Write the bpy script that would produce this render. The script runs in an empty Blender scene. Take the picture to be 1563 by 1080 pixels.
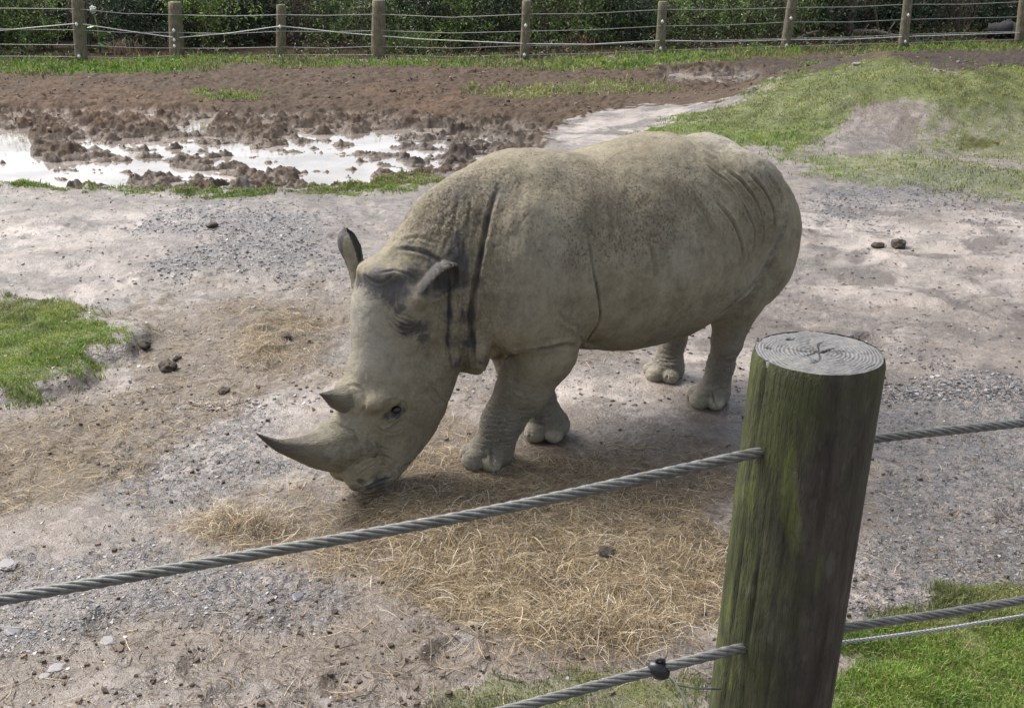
import bpy, math, random
import numpy as np
from mathutils import Vector, Matrix
from mathutils.bvhtree import BVHTree
from mathutils.kdtree import KDTree
rng = np.random.default_rng(7)
random.seed(7)
sc = bpy.context.scene
COL = sc.collection

# ------------------------------------------------------------------ camera
F_PX, PITCH, CAM_H = 1700.0, math.radians(20.5), 2.9
cam_d = bpy.data.cameras.new('camera')
cam = bpy.data.objects.new('camera', cam_d)
COL.objects.link(cam)
cam_d.sensor_width = 36.0
cam_d.lens = 36.0 * F_PX / 1563.0
cam_d.clip_start = 0.05
cam_d.clip_end = 2000
cam.location = (0, 0, CAM_H)
cam.rotation_euler = (math.radians(90) - PITCH, 0, 0)
sc.camera = cam
CF = np.array([0, math.cos(PITCH), -math.sin(PITCH)])
CU = np.array([0, math.sin(PITCH), math.cos(PITCH)])
CC = np.array([0, 0, CAM_H])

def ray(x, y):
    """direction of the photograph's pixel (x, y), used to measure the place"""
    return CF + np.array([1, 0, 0]) * (x - 781.5) / F_PX - CU * (y - 540) / F_PX

def gnd(x, y, z=0.0):
    d = ray(x, y)
    return CC + d * ((z - CAM_H) / d[2])

def at_y(x, y, Y):
    d = ray(x, y)
    return CC + d * (Y / d[1])

# ------------------------------------------------------------------ helpers
def mesh_obj(name, V, Fc, mat=None, parent=None, smooth=True, mats=None):
    me = bpy.data.meshes.new(name)
    V = np.asarray(V, dtype=np.float32)
    if isinstance(Fc, np.ndarray):
        n, k = Fc.shape
        me.vertices.add(len(V)); me.vertices.foreach_set('co', V.ravel())
        me.loops.add(n * k); me.loops.foreach_set('vertex_index', Fc.astype(np.int32).ravel())
        me.polygons.add(n)
        me.polygons.foreach_set('loop_start', (np.arange(n) * k).astype(np.int32))
        me.polygons.foreach_set('loop_total', np.full(n, k, np.int32))
        me.update(calc_edges=True)
    else:
        me.from_pydata([tuple(map(float, v)) for v in V], [], Fc)
        me.update()
    me.polygons.foreach_set('use_smooth', np.full(len(me.polygons), smooth))
    o = bpy.data.objects.new(name, me)
    COL.objects.link(o)
    if mat: me.materials.append(mat)
    if parent: o.parent = parent
    return o

def attr(o, name, vals):
    a = o.data.attributes.new(name, 'FLOAT', 'POINT')
    a.data.foreach_set('value', np.asarray(vals, np.float32))

def attr_col(o, name, cols):
    a = o.data.attributes.new(name, 'FLOAT_COLOR', 'POINT')
    c = np.ones((len(cols), 4), np.float32); c[:, :3] = cols
    a.data.foreach_set('color', c.ravel())

def tag(o, label=None, cat=None, group=None, kind=None):
    if label: o['label'] = label
    if cat: o['category'] = cat
    if group: o['group'] = group
    if kind: o['kind'] = kind
    return o

def empty(name, loc=(0, 0, 0), rz=0):
    o = bpy.data.objects.new(name, None)
    COL.objects.link(o)
    o.location = loc; o.rotation_euler = (0, 0, rz)
    o.empty_display_size = 0.2
    return o

class MB:
    """collects vertices and faces"""
    def __init__(s): s.V = []; s.F = []
    def add(s, V, F):
        b = len(s.V); s.V += [tuple(v) for v in V]; s.F += [tuple(i + b for i in f) for f in F]
    def tube(s, pts, rad, n=10, cap=True, flat=1.0, up=None):
        pts = [np.array(p, float) for p in pts]
        rad = [rad] * len(pts) if np.isscalar(rad) else list(rad)
        V = []; F = []; prev = None
        for i, p in enumerate(pts):
            t = pts[min(i + 1, len(pts) - 1)] - pts[max(i - 1, 0)]
            t /= (np.linalg.norm(t) + 1e-9)
            if prev is None:
                a = np.array(up, float) if up is not None else (np.array([0, 0, 1.]) if abs(t[2]) < .9 else np.array([1., 0, 0]))
            else: a = prev
            a = a - t * (a @ t); a /= np.linalg.norm(a) + 1e-9; prev = a
            b = np.cross(t, a)
            for k in range(n):
                w = 2 * math.pi * k / n
                V.append(p + rad[i] * (a * math.cos(w) * flat + b * math.sin(w)))
        for i in range(len(pts) - 1):
            for k in range(n):
                F.append((i * n + k, i * n + (k + 1) % n, (i + 1) * n + (k + 1) % n, (i + 1) * n + k))
        if cap:
            F.append(tuple(range(n))[::-1]); F.append(tuple((len(pts) - 1) * n + k for k in range(n)))
        s.add(V, F)
    def build(s, name, mat, parent=None, smooth=True):
        return mesh_obj(name, s.V, s.F, mat, parent, smooth)

# value noise, vectorised
def _hash(i, j, k, seed):
    h = (i * 374761393 + j * 668265263 + k * 2147483647 + seed * 974634777) & 0xffffffff
    h = ((h ^ (h >> 13)) * 1274126177) & 0xffffffff
    return ((h ^ (h >> 16)) & 0xffff) / 65535.0

def vnoise(P, scale, seed=0):
    P = np.asarray(P, np.float64) * scale
    I = np.floor(P).astype(np.int64); f = P - I; f = f * f * (3 - 2 * f)
    r = 0
    for dx in (0, 1):
        for dy in (0, 1):
            for dz in ((0, 1) if P.shape[1] == 3 else (0,)):
                w = (f[:, 0] if dx else 1 - f[:, 0]) * (f[:, 1] if dy else 1 - f[:, 1])
                k = 0
                if P.shape[1] == 3:
                    w = w * (f[:, 2] if dz else 1 - f[:, 2]); k = I[:, 2] + dz
                r = r + w * _hash(I[:, 0] + dx, I[:, 1] + dy, k, seed)
    return r

def fbm(P, scale, octv=4, seed=0, gain=.5):
    r = 0; a = 1; t = 0
    for o in range(octv):
        r = r + a * vnoise(P + 17.3 * o, scale * 2 ** o, seed + o); t += a; a *= gain
    return r / t

def sstep(a, b, x):
    t = np.clip((x - a) / (b - a), 0, 1); return t * t * (3 - 2 * t)

# ------------------------------------------------------------------ node helper
class NT:
    def __init__(s, name):
        s.m = bpy.data.materials.new(name); s.m.use_nodes = True
        s.t = s.m.node_tree; s.t.nodes.clear()
        s.out = s.n('ShaderNodeOutputMaterial'); s.b = s.n('ShaderNodeBsdfPrincipled')
        s.t.links.new(s.b.outputs[0], s.out.inputs[0])
    def n(s, typ, **kw):
        nd = s.t.nodes.new(typ)
        for k, v in kw.items(): setattr(nd, k, v)
        return nd
    def l(s, a, b): s.t.links.new(a, b)
    def set(s, inp, v):
        if hasattr(v, 'is_output'): s.l(v, inp)
        else:
            if isinstance(v, (tuple, list)) and len(v) == 3 and inp.type == 'RGBA': v = (*v, 1)
            if isinstance(v, (int, float)) and inp.type == 'RGBA': v = (v, v, v, 1)
            inp.default_value = v
    def p(s, **kw):
        names = dict(base='Base Color', rough='Roughness', metal='Metallic', spec='Specular IOR Level', normal='Normal', sub='Subsurface Weight', ior='IOR', trans='Transmission Weight', coat='Coat Weight', coatr='Coat Roughness', alpha='Alpha', sheen='Sheen Weight')
        for k, v in kw.items(): s.set(s.b.inputs[names[k]], v)
    def geo(s): return s.n('ShaderNodeNewGeometry').outputs['Position']
    def obj(s): return s.n('ShaderNodeTexCoord').outputs['Object']
    def at(s, name, out='Fac'):
        a = s.n('ShaderNodeAttribute', attribute_name=name); return a.outputs[out]
    def map(s, vec, scale=(1, 1, 1), rot=(0, 0, 0)):
        m = s.n('ShaderNodeMapping'); s.l(vec, m.inputs[0]); m.inputs['Scale'].default_value = scale; m.inputs['Rotation'].default_value = rot
        return m.outputs[0]
    def noise(s, vec, scale, detail=4, rough=.55, dist=0, out='Fac'):
        k = s.n('ShaderNodeTexNoise'); s.l(vec, k.inputs['Vector'])
        k.inputs['Scale'].default_value = scale; k.inputs['Detail'].default_value = detail
        k.inputs['Roughness'].default_value = rough; k.inputs['Distortion'].default_value = dist
        return k.outputs[out]
    def vor(s, vec, scale, feature='F1', out='Distance', rnd=1):
        k = s.n('ShaderNodeTexVoronoi', feature=feature); s.l(vec, k.inputs['Vector'])
        k.inputs['Scale'].default_value = scale; k.inputs['Randomness'].default_value = rnd
        return k.outputs[out]
    def wave(s, vec, scale, dist=0, detail=2, **kw):
        k = s.n('ShaderNodeTexWave', **kw); s.l(vec, k.inputs['Vector'])
        k.inputs['Scale'].default_value = scale; k.inputs['Distortion'].default_value = dist; k.inputs['Detail'].default_value = detail
        return k.outputs['Fac']
    def ramp(s, fac, stops, interp='LINEAR'):
        r = s.n('ShaderNodeValToRGB'); s.l(fac, r.inputs[0]); r.color_ramp.interpolation = interp
        e = r.color_ramp.elements
        while len(e) < len(stops): e.new(.5)
        for k, (pos, c) in enumerate(stops):
            if not isinstance(c, (tuple, list)): c = (c, c, c)
            e[k].position = pos; e[k].color = (*c, 1)
        return r.outputs[0]
    def rng(s, v, a, b, c=0, d=1):
        r = s.n('ShaderNodeMapRange'); s.l(v, r.inputs[0])
        for k, x in enumerate((a, b, c, d)): r.inputs[k + 1].default_value = x
        return r.outputs[0]
    def mix(s, fac, a, b, mode='MIX'):
        m = s.n('ShaderNodeMix', data_type='RGBA', blend_type=mode); m.clamp_factor = True
        s.set(m.inputs[0], fac); s.set(m.inputs[6], a); s.set(m.inputs[7], b); return m.outputs[2]
    def math(s, op, a, b=0.0, clamp=False):
        m = s.n('ShaderNodeMath', operation=op); m.use_clamp = clamp
        s.set(m.inputs[0], a); s.set(m.inputs[1], b); return m.outputs[0]
    def bump(s, h, strength=.5, dist=.01, normal=None):
        b = s.n('ShaderNodeBump'); s.l(h, b.inputs['Height'])
        s.set(b.inputs['Strength'], strength); s.set(b.inputs['Distance'], dist)
        if normal is not None: s.l(normal, b.inputs['Normal'])
        return b.outputs[0]

def simple_mat(name, col, rough=.6, metal=0, var=.25, scale=20, bump=.3, bd=.003):
    t = NT(name); v = t.obj()
    n = t.noise(v, scale, 5)
    c = t.mix(n, tuple(x * (1 - var) for x in col), tuple(min(1, x * (1 + var)) for x in col))
    t.p(base=c, rough=rough, metal=metal, normal=t.bump(n, bump, bd))
    return t.m
# ------------------------------------------------------------------ the rhinoceros: an implicit body, meshed with surface nets
TH = math.radians(180 + 33)
RH = np.array([math.cos(TH), math.sin(TH), 0]); RL = np.array([-RH[1], RH[0], 0])
RO = np.array([0.62, 6.42, 0.]) - 0.1 * RL
HYAW = math.radians(8)
def loc(P):
    q = np.asarray(P) - RO; return np.stack([q @ RH, q @ RL, q[..., 2]], -1)
def locv(v): return np.array([v @ RH, v @ RL, v[2]])
# head frame: origin on the ground below the nape, turned a little to the animal's left
HO = np.array([1.2, 0, 0]); HX = np.array([math.cos(HYAW), math.sin(HYAW), 0]); HY = np.array([-HX[1], HX[0], 0])
def hd(x, y, z): return HO + HX * x + HY * y + np.array([0, 0, z])

VOX = 0.0066
GMIN = np.array([-1.85, -.85, -.03]); GMAX = np.array([2.1, .85, 2.0])
GN = ((GMAX - GMIN) / VOX).astype(int) + 1
AX = [GMIN[i] + VOX * np.arange(GN[i]) for i in range(3)]
S = np.full(GN, 1.0, np.float32)

def sub(lo, hi):
    a = [max(0, int((lo[i] - GMIN[i]) / VOX)) for i in range(3)]
    b = [min(GN[i], int((hi[i] - GMIN[i]) / VOX) + 2) for i in range(3)]
    sl = tuple(slice(a[i], b[i]) for i in range(3))
    X = AX[0][sl[0]][:, None, None].astype(np.float32); Y = AX[1][sl[1]][None, :, None].astype(np.float32); Z = AX[2][sl[2]][None, None, :].astype(np.float32)
    return sl, X, Y, Z
def smin(a, b, k):
    h = np.clip(.5 + .5 * (b - a) / k, 0, 1); return b + (a - b) * h - k * h * (1 - h)
def put(sl, d, k): S[sl] = smin(S[sl], d, k) if k > 0 else np.minimum(S[sl], d)
def carve(sl, d, k):
    h = np.clip(.5 - .5 * (S[sl] + d) / k, 0, 1); S[sl] = S[sl] * (1 - h) - d * h + k * h * (1 - h)

def ell(c, r, k=.06, rot=None, cut=False, thick=None):
    c = np.array(c, float); r = np.array(r, float); m = max(r) + k + .05
    sl, X, Y, Z = sub(c - m, c + m)
    dx, dy, dz = X - c[0], Y - c[1], Z - c[2]
    if rot is not None:
        R = np.array(rot)
        dx, dy, dz = (R[0][0] * dx + R[0][1] * dy + R[0][2] * dz, R[1][0] * dx + R[1][1] * dy + R[1][2] * dz, R[2][0] * dx + R[2][1] * dy + R[2][2] * dz)
    q = np.sqrt((dx / r[0]) ** 2 + (dy / r[1]) ** 2 + (dz / r[2]) ** 2)
    q2 = np.sqrt((dx / r[0] ** 2) ** 2 + (dy / r[1] ** 2) ** 2 + (dz / r[2] ** 2) ** 2) + 1e-6
    d = q * (q - 1) / q2
    if cut: carve(sl, d, k)
    else: put(sl, d, k)
def cone(a, b, ra, rb, k=.05, ys=1.0, cut=False):
    """tapered capsule"""
    a = np.array(a, float); b = np.array(b, float); m = max(ra, rb) + k + .04
    sl, X, Y, Z = sub(np.minimum(a, b) - m, np.maximum(a, b) + m)
    ab = b - a; L2 = ab @ ab
    dx, dy, dz = X - a[0], Y - a[1], Z - a[2]
    t = np.clip((dx * ab[0] + dy * ab[1] + dz * ab[2]) / L2, 0, 1)
    d = np.sqrt((dx - t * ab[0]) ** 2 + ((dy - t * ab[1]) * ys) ** 2 + (dz - t * ab[2]) ** 2) - (ra + (rb - ra) * t)
    if cut: carve(sl, d, k)
    else: put(sl, d, k)
def chain(pts, k=.05, kk=.03, ys=1.0):
    for i in range(len(pts) - 1):
        cone(pts[i][:3], pts[i + 1][:3], pts[i][3], pts[i + 1][3], k if i == 0 else kk, ys)

def interp_s(x, xs, ys):
    """smooth (Catmull-Rom) interpolation"""
    xs = np.array(xs, float); ys = np.array(ys, float)
    m = np.gradient(ys, xs)
    i = np.clip(np.searchsorted(xs, x) - 1, 0, len(xs) - 2)
    h = xs[i + 1] - xs[i]; t = np.clip((x - xs[i]) / h, 0, 1)
    return ((2 * t ** 3 - 3 * t ** 2 + 1) * ys[i] + (t ** 3 - 2 * t ** 2 + t) * h * m[i] + (-2 * t ** 3 + 3 * t ** 2) * ys[i + 1] + (t ** 3 - t ** 2) * h * m[i + 1])

# torso and neck: x, top, bottom, half width, height of the greatest width
TS = np.array([
 (-1.32, 1.28, .98, .06, 1.14), (-1.27, 1.37, .88, .19, 1.14), (-1.18, 1.49, .80, .29, 1.15), (-1.06, 1.61, .74, .38, 1.17),
 (-.94, 1.71, .70, .44, 1.17), (-.82, 1.76, .66, .49, 1.16), (-.66, 1.755, .61, .54, 1.13), (-.55, 1.78, .59, .575, 1.10),
 (-.39, 1.815, .55, .60, 1.08), (-.22, 1.81, .535, .605, 1.06), (.0, 1.775, .535, .59, 1.06), (.2, 1.748, .57, .56, 1.08),
 (.42, 1.785, .64, .53, 1.12), (.62, 1.81, .68, .49, 1.16), (.76, 1.795, .72, .44, 1.20), (.9, 1.755, .74, .385, 1.2),
 (1.05, 1.70, .72, .34, 1.15), (1.2, 1.62, .70, .30, 1.1), (1.32, 1.49, .72, .265, 1.05), (1.42, 1.40, .80, .22, 1.05), (1.52, 1.31, .95, .10, 1.08)])
def torso():
    sl, X, Y, Z = sub((-1.75, -.8, .4), (1.8, .8, 1.95))
    x = np.clip(X[:, 0, 0], TS[0, 0], TS[-1, 0]).astype(float)
    zt, zb, w, zw = (interp_s(x, TS[:, 0], TS[:, j])[:, None, None].astype(np.float32) for j in (1, 2, 3, 4))
    w = np.maximum(w, .02)
    v = np.where(Z > zw, (Z - zw) / (zt - zw), (zw - Z) / (zw - zb))
    q = np.abs(Y) / w
    nt = np.where(Z > zw, 1.95, 2.25)
    r = (q ** nt + np.abs(v) ** nt) ** (1 / nt)
    # gradient-normalised
    hz = np.where(Z > zw, zt - zw, zw - zb)
    g = np.sqrt((q / np.maximum(r, .05) / w) ** 2 + (np.abs(v) / np.maximum(r, .05) / hz) ** 2) + .3
    d = (r - 1) / g
    ex = np.maximum(np.maximum(TS[0, 0] - X, X - TS[-1, 0]), 0)
    d = np.where(ex > 0, np.sqrt(np.maximum(d, 0) ** 2 + ex ** 2) + .006, d)
    put(sl, d.astype(np.float32), 0)
torso()
M = lambda p: (p[0], -p[1], p[2])
# rump and haunches
for sgn in (1, -1):
    ell((-.97, .235 * sgn, 1.10), (.345, .265, .46), .05)
    ell((-.83, .27 * sgn, .86), (.215, .19, .26), .06)
    ell((-.84, .30 * sgn, 1.52), (.20, .12, .14), .12)       # hip bone
    ell((-1.07, .14 * sgn, 1.18), (.23, .22, .32), .1)
# near hind leg, far hind leg
chain([(-.84, .30, .84, .185), (-.82, .27, .62, .118), (-.82, .24, .46, .098), (-.835, .19, .28, .084), (-.84, .15, .13, .095)], .08, .05)
chain([(-.94, -.30, .85, .20), (-.98, -.36, .60, .125), (-.96, -.38, .47, .102), (-.92, -.385, .28, .090), (-.89, -.385, .13, .098)], .08, .05)
# shoulders
for sgn in (1, -1):
    ell((.74, .30 * sgn, 1.17), (.32, .215, .42), .10)
    ell((.76, .31 * sgn, .96), (.28, .175, .20), .07)
# forelegs
chain([(.63, .27, .92, .235), (.635, .25, .72, .205), (.72, .20, .48, .155), (.83, .14, .27, .116), (.87, .12, .12, .116)], .03, .05)
chain([(.66, -.26, .86, .205), (.60, -.20, .66, .150), (.55, -.13, .46, .122), (.44, -.08, .27, .104), (.40, -.06, .12, .110)], .03, .05)
# feet with toes
TOES = []
def foot(x, y, r, ang):
    ca, sa = math.cos(ang), math.sin(ang)
    ell((x - .01 * ca, y - .01 * sa, .065), (r * .90, r * .88, .105), .04)
    for a, s in ((-1.0, .88), (0, 1.05), (1.0, .88)):
        cx, cy = x + math.cos(ang + a) * r * .80, y + math.sin(ang + a) * r * .80
        ell((cx, cy, .050), (.070 * s, .070 * s, .060 * s), .006)
        TOES.append((cx + math.cos(ang + a) * .055, cy + math.sin(ang + a) * .055, .04, .06 * s))
foot(.90, .10, .148, .15)
foot(.38, -.04, .148, .25)
foot(-.81, .14, .135, .1)
foot(-.86, -.37, .135, .1)
# throat folds
ell((1.20, .11, .77), (.080, .16, .17), .03)
ell((1.06, .17, .81), (.085, .17, .19), .03)
ell((1.06, -.15, .86), (.09, .15, .17), .05)
# tail
chain([(-1.36, 0, 1.38, .045), (-1.42, 0, 1.2, .035), (-1.41, .0, .95, .025), (-1.38, 0, .80, .03)], .05, .02)

# head: height, front, back, half width
HS = np.array([
 (.04, .50, .38, .06), (.068, .545, .31, .105), (.10, .585, .25, .125), (.145, .62, .185, .132), (.2, .665, .09, .135), (.3, .675, .0, .145),
 (.4, .66, -.06, .165), (.5, .635, -.085, .19), (.6, .605, -.085, .20), (.72, .555, -.05, .195), (.85, .515, .0, .188),
 (1.0, .50, .02, .19), (1.12, .485, .05, .185), (1.22, .44, .08, .165), (1.30, .35, .15, .11), (1.34, .30, .2, .05)])
def head():
    sl, X, Y, Z = sub((.9, -.6, -.03), (2.1, .7, 1.55))
    x = (X - HO[0]) * HX[0] + (Y - HO[1]) * HX[1]; y = (X - HO[0]) * HY[0] + (Y - HO[1]) * HY[1]
    z = np.clip(Z[0, 0, :], HS[0, 0], HS[-1, 0]).astype(float)
    fr, bk, w = (interp_s(z, HS[:, 0], HS[:, j])[None, None, :].astype(np.float32) for j in (1, 2, 3))
    w = np.maximum(w, .02)
    xc = fr * .5 + bk * .5; hx = np.maximum((fr - bk) / 2, .03)
    u = np.abs(x - xc) / hx
    # the face is narrower than the cheeks
    wf = w * (1 - .16 * np.clip((x - xc) / hx, 0, 1) - .22 * np.clip(-(x - xc) / hx, 0, 1) ** 2)
    q = np.abs(y) / wf
    n = 2.5
    r = (q ** n + u ** n) ** (1 / n)
    g = np.sqrt((q / np.maximum(r, .05) / w) ** 2 + (u / np.maximum(r, .05) / hx) ** 2) + .3
    d = (r - 1) / g
    ex = np.maximum(np.maximum(HS[0, 0] - Z, Z - HS[-1, 0]), 0)
    d = np.sqrt(np.maximum(d, 0) ** 2 + ex ** 2) + np.minimum(d, 0) + np.where(ex > 0, .01, 0)
    put(sl, d.astype(np.float32), .07)
head()
def ellh(c, r, k=.03, cut=False, tilt=0, ax='y'):
    """ellipsoid in the head frame"""
    R = np.array([HX, HY, [0, 0, 1]])
    if tilt:
        c_, s_ = math.cos(tilt), math.sin(tilt)
        T = {'y': np.array([[c_, 0, s_], [0, 1, 0], [-s_, 0, c_]]), 'x': np.array([[1, 0, 0], [0, c_, s_], [0, -s_, c_]])}[ax]
        R = T @ R
    ell(hd(*c), r, k, R, cut)
for s in (1, -1):
    ellh((.12, .12 * s, .62), (.17, .085, .24), .07, tilt=.2)         # cheek muscle
    ellh((.47, .155 * s, .60), (.09, .05, .05), .05)                # brow
    ellh((.57, .08 * s, .20), (.10, .065, .12), .04)                # nostril swelling
    ellh((.44, .085 * s, .11), (.13, .055, .045), .035, tilt=-.25)      # lip
    ellh((.60, .125 * s, .165), (.030, .022, .012), .012, cut=True, tilt=.7)   # nostril
    ellh((.30, .135 * s, .145), (.05, .05, .02), .02, cut=True)    # corner of the mouth
    ellh((.395, .20 * s, .545), (.040, .026, .030), .015, cut=True, tilt=-.4)  # eye socket
    ellh((.395, .178 * s, .585), (.060, .030, .018), .012, tilt=-.3)  # upper lid
    ellh((.395, .180 * s, .508), (.055, .026, .014), .012, tilt=-.4)  # lower lid
    ellh((.40, .165 * s, .475), (.075, .026, .014), .015, tilt=-.4)
    ellh((.27, .165 * s, 1.10), (.095, .07, .12), .05)               # ear root
ellh((.58, 0, .34), (.14, .135, .17), .06)                          # boss of the front horn
ellh((.52, 0, .60), (.095, .11, .105), .04)                          # boss of the rear horn
ellh((.30, 0, 1.26), (.15, .16, .07), .05)

def unit(v): v = np.array(v, float); return v / np.linalg.norm(v)
def ear(base, tip, face, w, s):
    """a cupped ear: an elongated shell with its opening turned towards 'face'"""
    base = hd(*base); tip = hd(*tip)
    a = unit(tip - base); L = np.linalg.norm(tip - base)
    f = HX * face[0] + HY * face[1] + np.array([0, 0, face[2]]); f = unit(f - a * (f @ a)); b = np.cross(a, f)
    m = L + .12
    sl, X, Y, Z = sub(base - m, base + m)
    dx, dy, dz = X - base[0], Y - base[1], Z - base[2]
    t = (dx * a[0] + dy * a[1] + dz * a[2]) / L
    p = dx * f[0] + dy * f[1] + dz * f[2]; q = dx * b[0] + dy * b[1] + dz * b[2]
    tc = np.clip(t, 0, 1)
    rr = interp_s(tc.ravel().astype(float), [0, .2, .45, .7, .88, 1.0], [.050, .048, w * .86, w, w * .72, .010]).reshape(tc.shape)
    bend = -.05 * tc ** 2
    pp = p - bend
    R = np.sqrt(q ** 2 + (pp * 1.0) ** 2) - rr
    ex = np.maximum(np.maximum(-t, t - 1), 0) * L
    outer = np.sqrt(np.maximum(R, 0) ** 2 + ex ** 2) + np.minimum(R, 0)
    open_ = sstep(.22, .42, tc)
    inner = np.sqrt(q ** 2 + (pp - .018) ** 2) - (rr - .017)
    inner = np.where(pp > 0, np.maximum(np.abs(q) - (rr - .015), -.02), inner)   # open towards the face side
    inner = inner + (1 - open_) * .2
    cutfront = .012 - pp - .0                                               # everything in front is cut off
    d = np.maximum(outer, -inner)
    d = np.maximum(d, np.where(open_ > .5, pp - .35 * rr - .012, -1))
    put(sl, d.astype(np.float32), .02)
ear((.29, .19, 1.10), (.085, .37, 1.295), (.20, .79, -.34), .088, 1)
ear((.33, -.20, 1.13), (.335, -.235, 1.455), (-.65, .75, .1), .066, -1)
S[:, :, :][..., AX[2] < 0.0] = np.maximum(S[..., AX[2] < 0.0], .004)

def surface_nets(S, org, h):
    nx, ny, nz = S.shape
    ins = S < 0
    c = np.zeros((nx - 1, ny - 1, nz - 1), np.int8)
    for i in (0, 1):
        for j in (0, 1):
            for k in (0, 1):
                c += ins[i:nx - 1 + i, j:ny - 1 + j, k:nz - 1 + k]
    act = (c > 0) & (c < 8)
    I = np.argwhere(act); idx = np.full(act.shape, -1, np.int32); idx[act] = np.arange(len(I))
    acc = np.zeros((len(I), 3)); cnt = np.zeros(len(I))
    corners = [(i, j, k) for i in (0, 1) for j in (0, 1) for k in (0, 1)]
    val = {q: S[I[:, 0] + q[0], I[:, 1] + q[1], I[:, 2] + q[2]].astype(float) for q in corners}
    for q in corners:
        for ax in range(3):
            if q[ax] == 0:
                r = list(q); r[ax] = 1; r = tuple(r)
                a, b = val[q], val[r]; m = (a < 0) != (b < 0)
                t = np.where(m, a / np.where(m, a - b, 1), 0)
                P = np.array(q, float)[None, :].repeat(len(I), 0); P[:, ax] += t
                acc += P * m[:, None]; cnt += m
    V = (I + acc / cnt[:, None]) * h + org
    Fs = []
    for ax in range(3):
        u, v = (ax + 1) % 3, (ax + 2) % 3
        s0 = [slice(1, -1)] * 3; s1 = [slice(1, -1)] * 3
        s0[ax] = slice(0, -1); s1[ax] = slice(1, None)
        A = ins[tuple(s0)]; B = ins[tuple(s1)]
        E = np.argwhere(A != B)
        fl = A[tuple(E.T)]
        base = E.copy(); base[:, u] += 1; base[:, v] += 1
        def cell(du, dv):
            q = base.copy(); q[:, u] -= du; q[:, v] -= dv; return idx[tuple(q.T)]
        quad = np.stack([cell(0, 0), cell(1, 0), cell(1, 1), cell(0, 1)], 1)
        quad[~fl] = quad[~fl][:, ::-1]
        Fs.append(quad)
    Fq = np.concatenate(Fs)
    return V, Fq[(Fq >= 0).all(1)]

RV, RF = surface_nets(S, GMIN, VOX)
del S
def normals(V, Fq):
    a = V[Fq[:, 2]] - V[Fq[:, 0]]; b = V[Fq[:, 3]] - V[Fq[:, 1]]
    n = np.cross(a, b); N = np.zeros_like(V)
    for j in range(4):
        for k in range(3): N[:, k] += np.bincount(Fq[:, j], n[:, k], len(V))
    return N / (np.linalg.norm(N, axis=1)[:, None] + 1e-12)
def smooth(V, Fq, it, lam=.5, mask=None):
    E = np.concatenate([Fq[:, [0, 1]], Fq[:, [1, 2]], Fq[:, [2, 3]], Fq[:, [3, 0]]])
    cnt = np.bincount(E[:, 0], minlength=len(V)) + np.bincount(E[:, 1], minlength=len(V))
    for _ in range(it):
        A = np.zeros_like(V)
        for k in range(3):
            A[:, k] = np.bincount(E[:, 0], V[E[:, 1], k], len(V)) + np.bincount(E[:, 1], V[E[:, 0], k], len(V))
        d = (A / cnt[:, None] - V) * lam
        V = V + (d if mask is None else d * mask[:, None])
    return V
RV = smooth(RV, RF, 3)
# ---- skin folds and wrinkles, pressed into the surface along curves measured on the photograph
_bvh = BVHTree.FromPolygons([tuple(v) for v in RV], [tuple(q) for q in RF.tolist()])
_ori = Vector(tuple(loc(CC)))
def hit(x, y):
    h = _bvh.ray_cast(_ori, Vector(tuple(locv(ray(x, y)))))
    return None if h[0] is None else (np.array(h[0]), np.array(h[1]))
def curve3(pts, step=6):
    out = []
    P = np.array(pts, float); n = len(P)
    for i in range(n - 1):
        m = max(2, int(np.hypot(*(P[i + 1] - P[i])) / step))
        p0, p1, p2, p3 = P[max(i - 1, 0)], P[i], P[i + 1], P[min(i + 2, n - 1)]
        for k in range(m):
            t = k / m
            q = .5 * (2 * p1 + (p2 - p0) * t + (2 * p0 - 5 * p1 + 4 * p2 - p3) * t * t + (3 * p1 - p0 - 3 * p2 + p3) * t ** 3)
            h = hit(*q)
            if h is not None: out.append(h[0])
    h = hit(*P[-1])
    if h is not None: out.append(h[0])
    return np.array(out) if len(out) > 1 else None
RN = normals(RV, RF)
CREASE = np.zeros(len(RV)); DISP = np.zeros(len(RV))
def fold(pts, depth, width, ridge=.5, side=0, taper=True, step=0, reach=.07):
    """a groove along pts; 'ridge' raises its lips; side>0 raises one lip more than the other"""
    C3 = curve3(pts)
    if C3 is None: return
    far_ = max(width * 4, reach * 2.2 if step else 0); lo = C3.min(0) - far_; hi = C3.max(0) + far_
    ids = np.where(((RV > lo) & (RV < hi)).all(1))[0]
    if not len(ids): return
    # dense samples
    seg = np.linalg.norm(np.diff(C3, axis=0), axis=1)
    keep = np.concatenate([[True], seg < .12]); 
    arc = np.concatenate([[0], np.cumsum(seg)]); L = arc[-1] + 1e-6
    t = np.linspace(0, L, max(4, int(L / .006)))
    D = np.stack([np.interp(t, arc, C3[:, k]) for k in range(3)], 1)
    T = np.gradient(D, axis=0); T /= np.linalg.norm(T, axis=1)[:, None] + 1e-9
    kd = KDTree(len(D))
    for i, p in enumerate(D): kd.insert(p, i)
    kd.balance()
    for v in ids:
        co, i, d = kd.find(RV[v])
        if d > far_: continue
        if RN[v] @ (locv(-ray(*pts[0]))) < -.6: continue
        s = i / (len(D) - 1)
        am = min(1, min(s, 1 - s) / .22 + .08) if taper else 1
        w = RV[v] - D[i]; sg = np.sign(np.cross(T[i], RN[v]) @ w)
        g = math.exp(-(d / width) ** 2)
        rr = math.exp(-((d - 2.0 * width) / (1.1 * width)) ** 2) * ridge * (1 + side * sg)
        if step: DISP[v] += am * step * (math.exp(-(d / reach) ** 2)) * math.tanh((np.cross(T[i], RN[v]) @ w) / (width * .6))
        DISP[v] += depth * am * (rr - g); CREASE[v] = max(CREASE[v], g * g * am * min(1, depth / .012))
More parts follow.
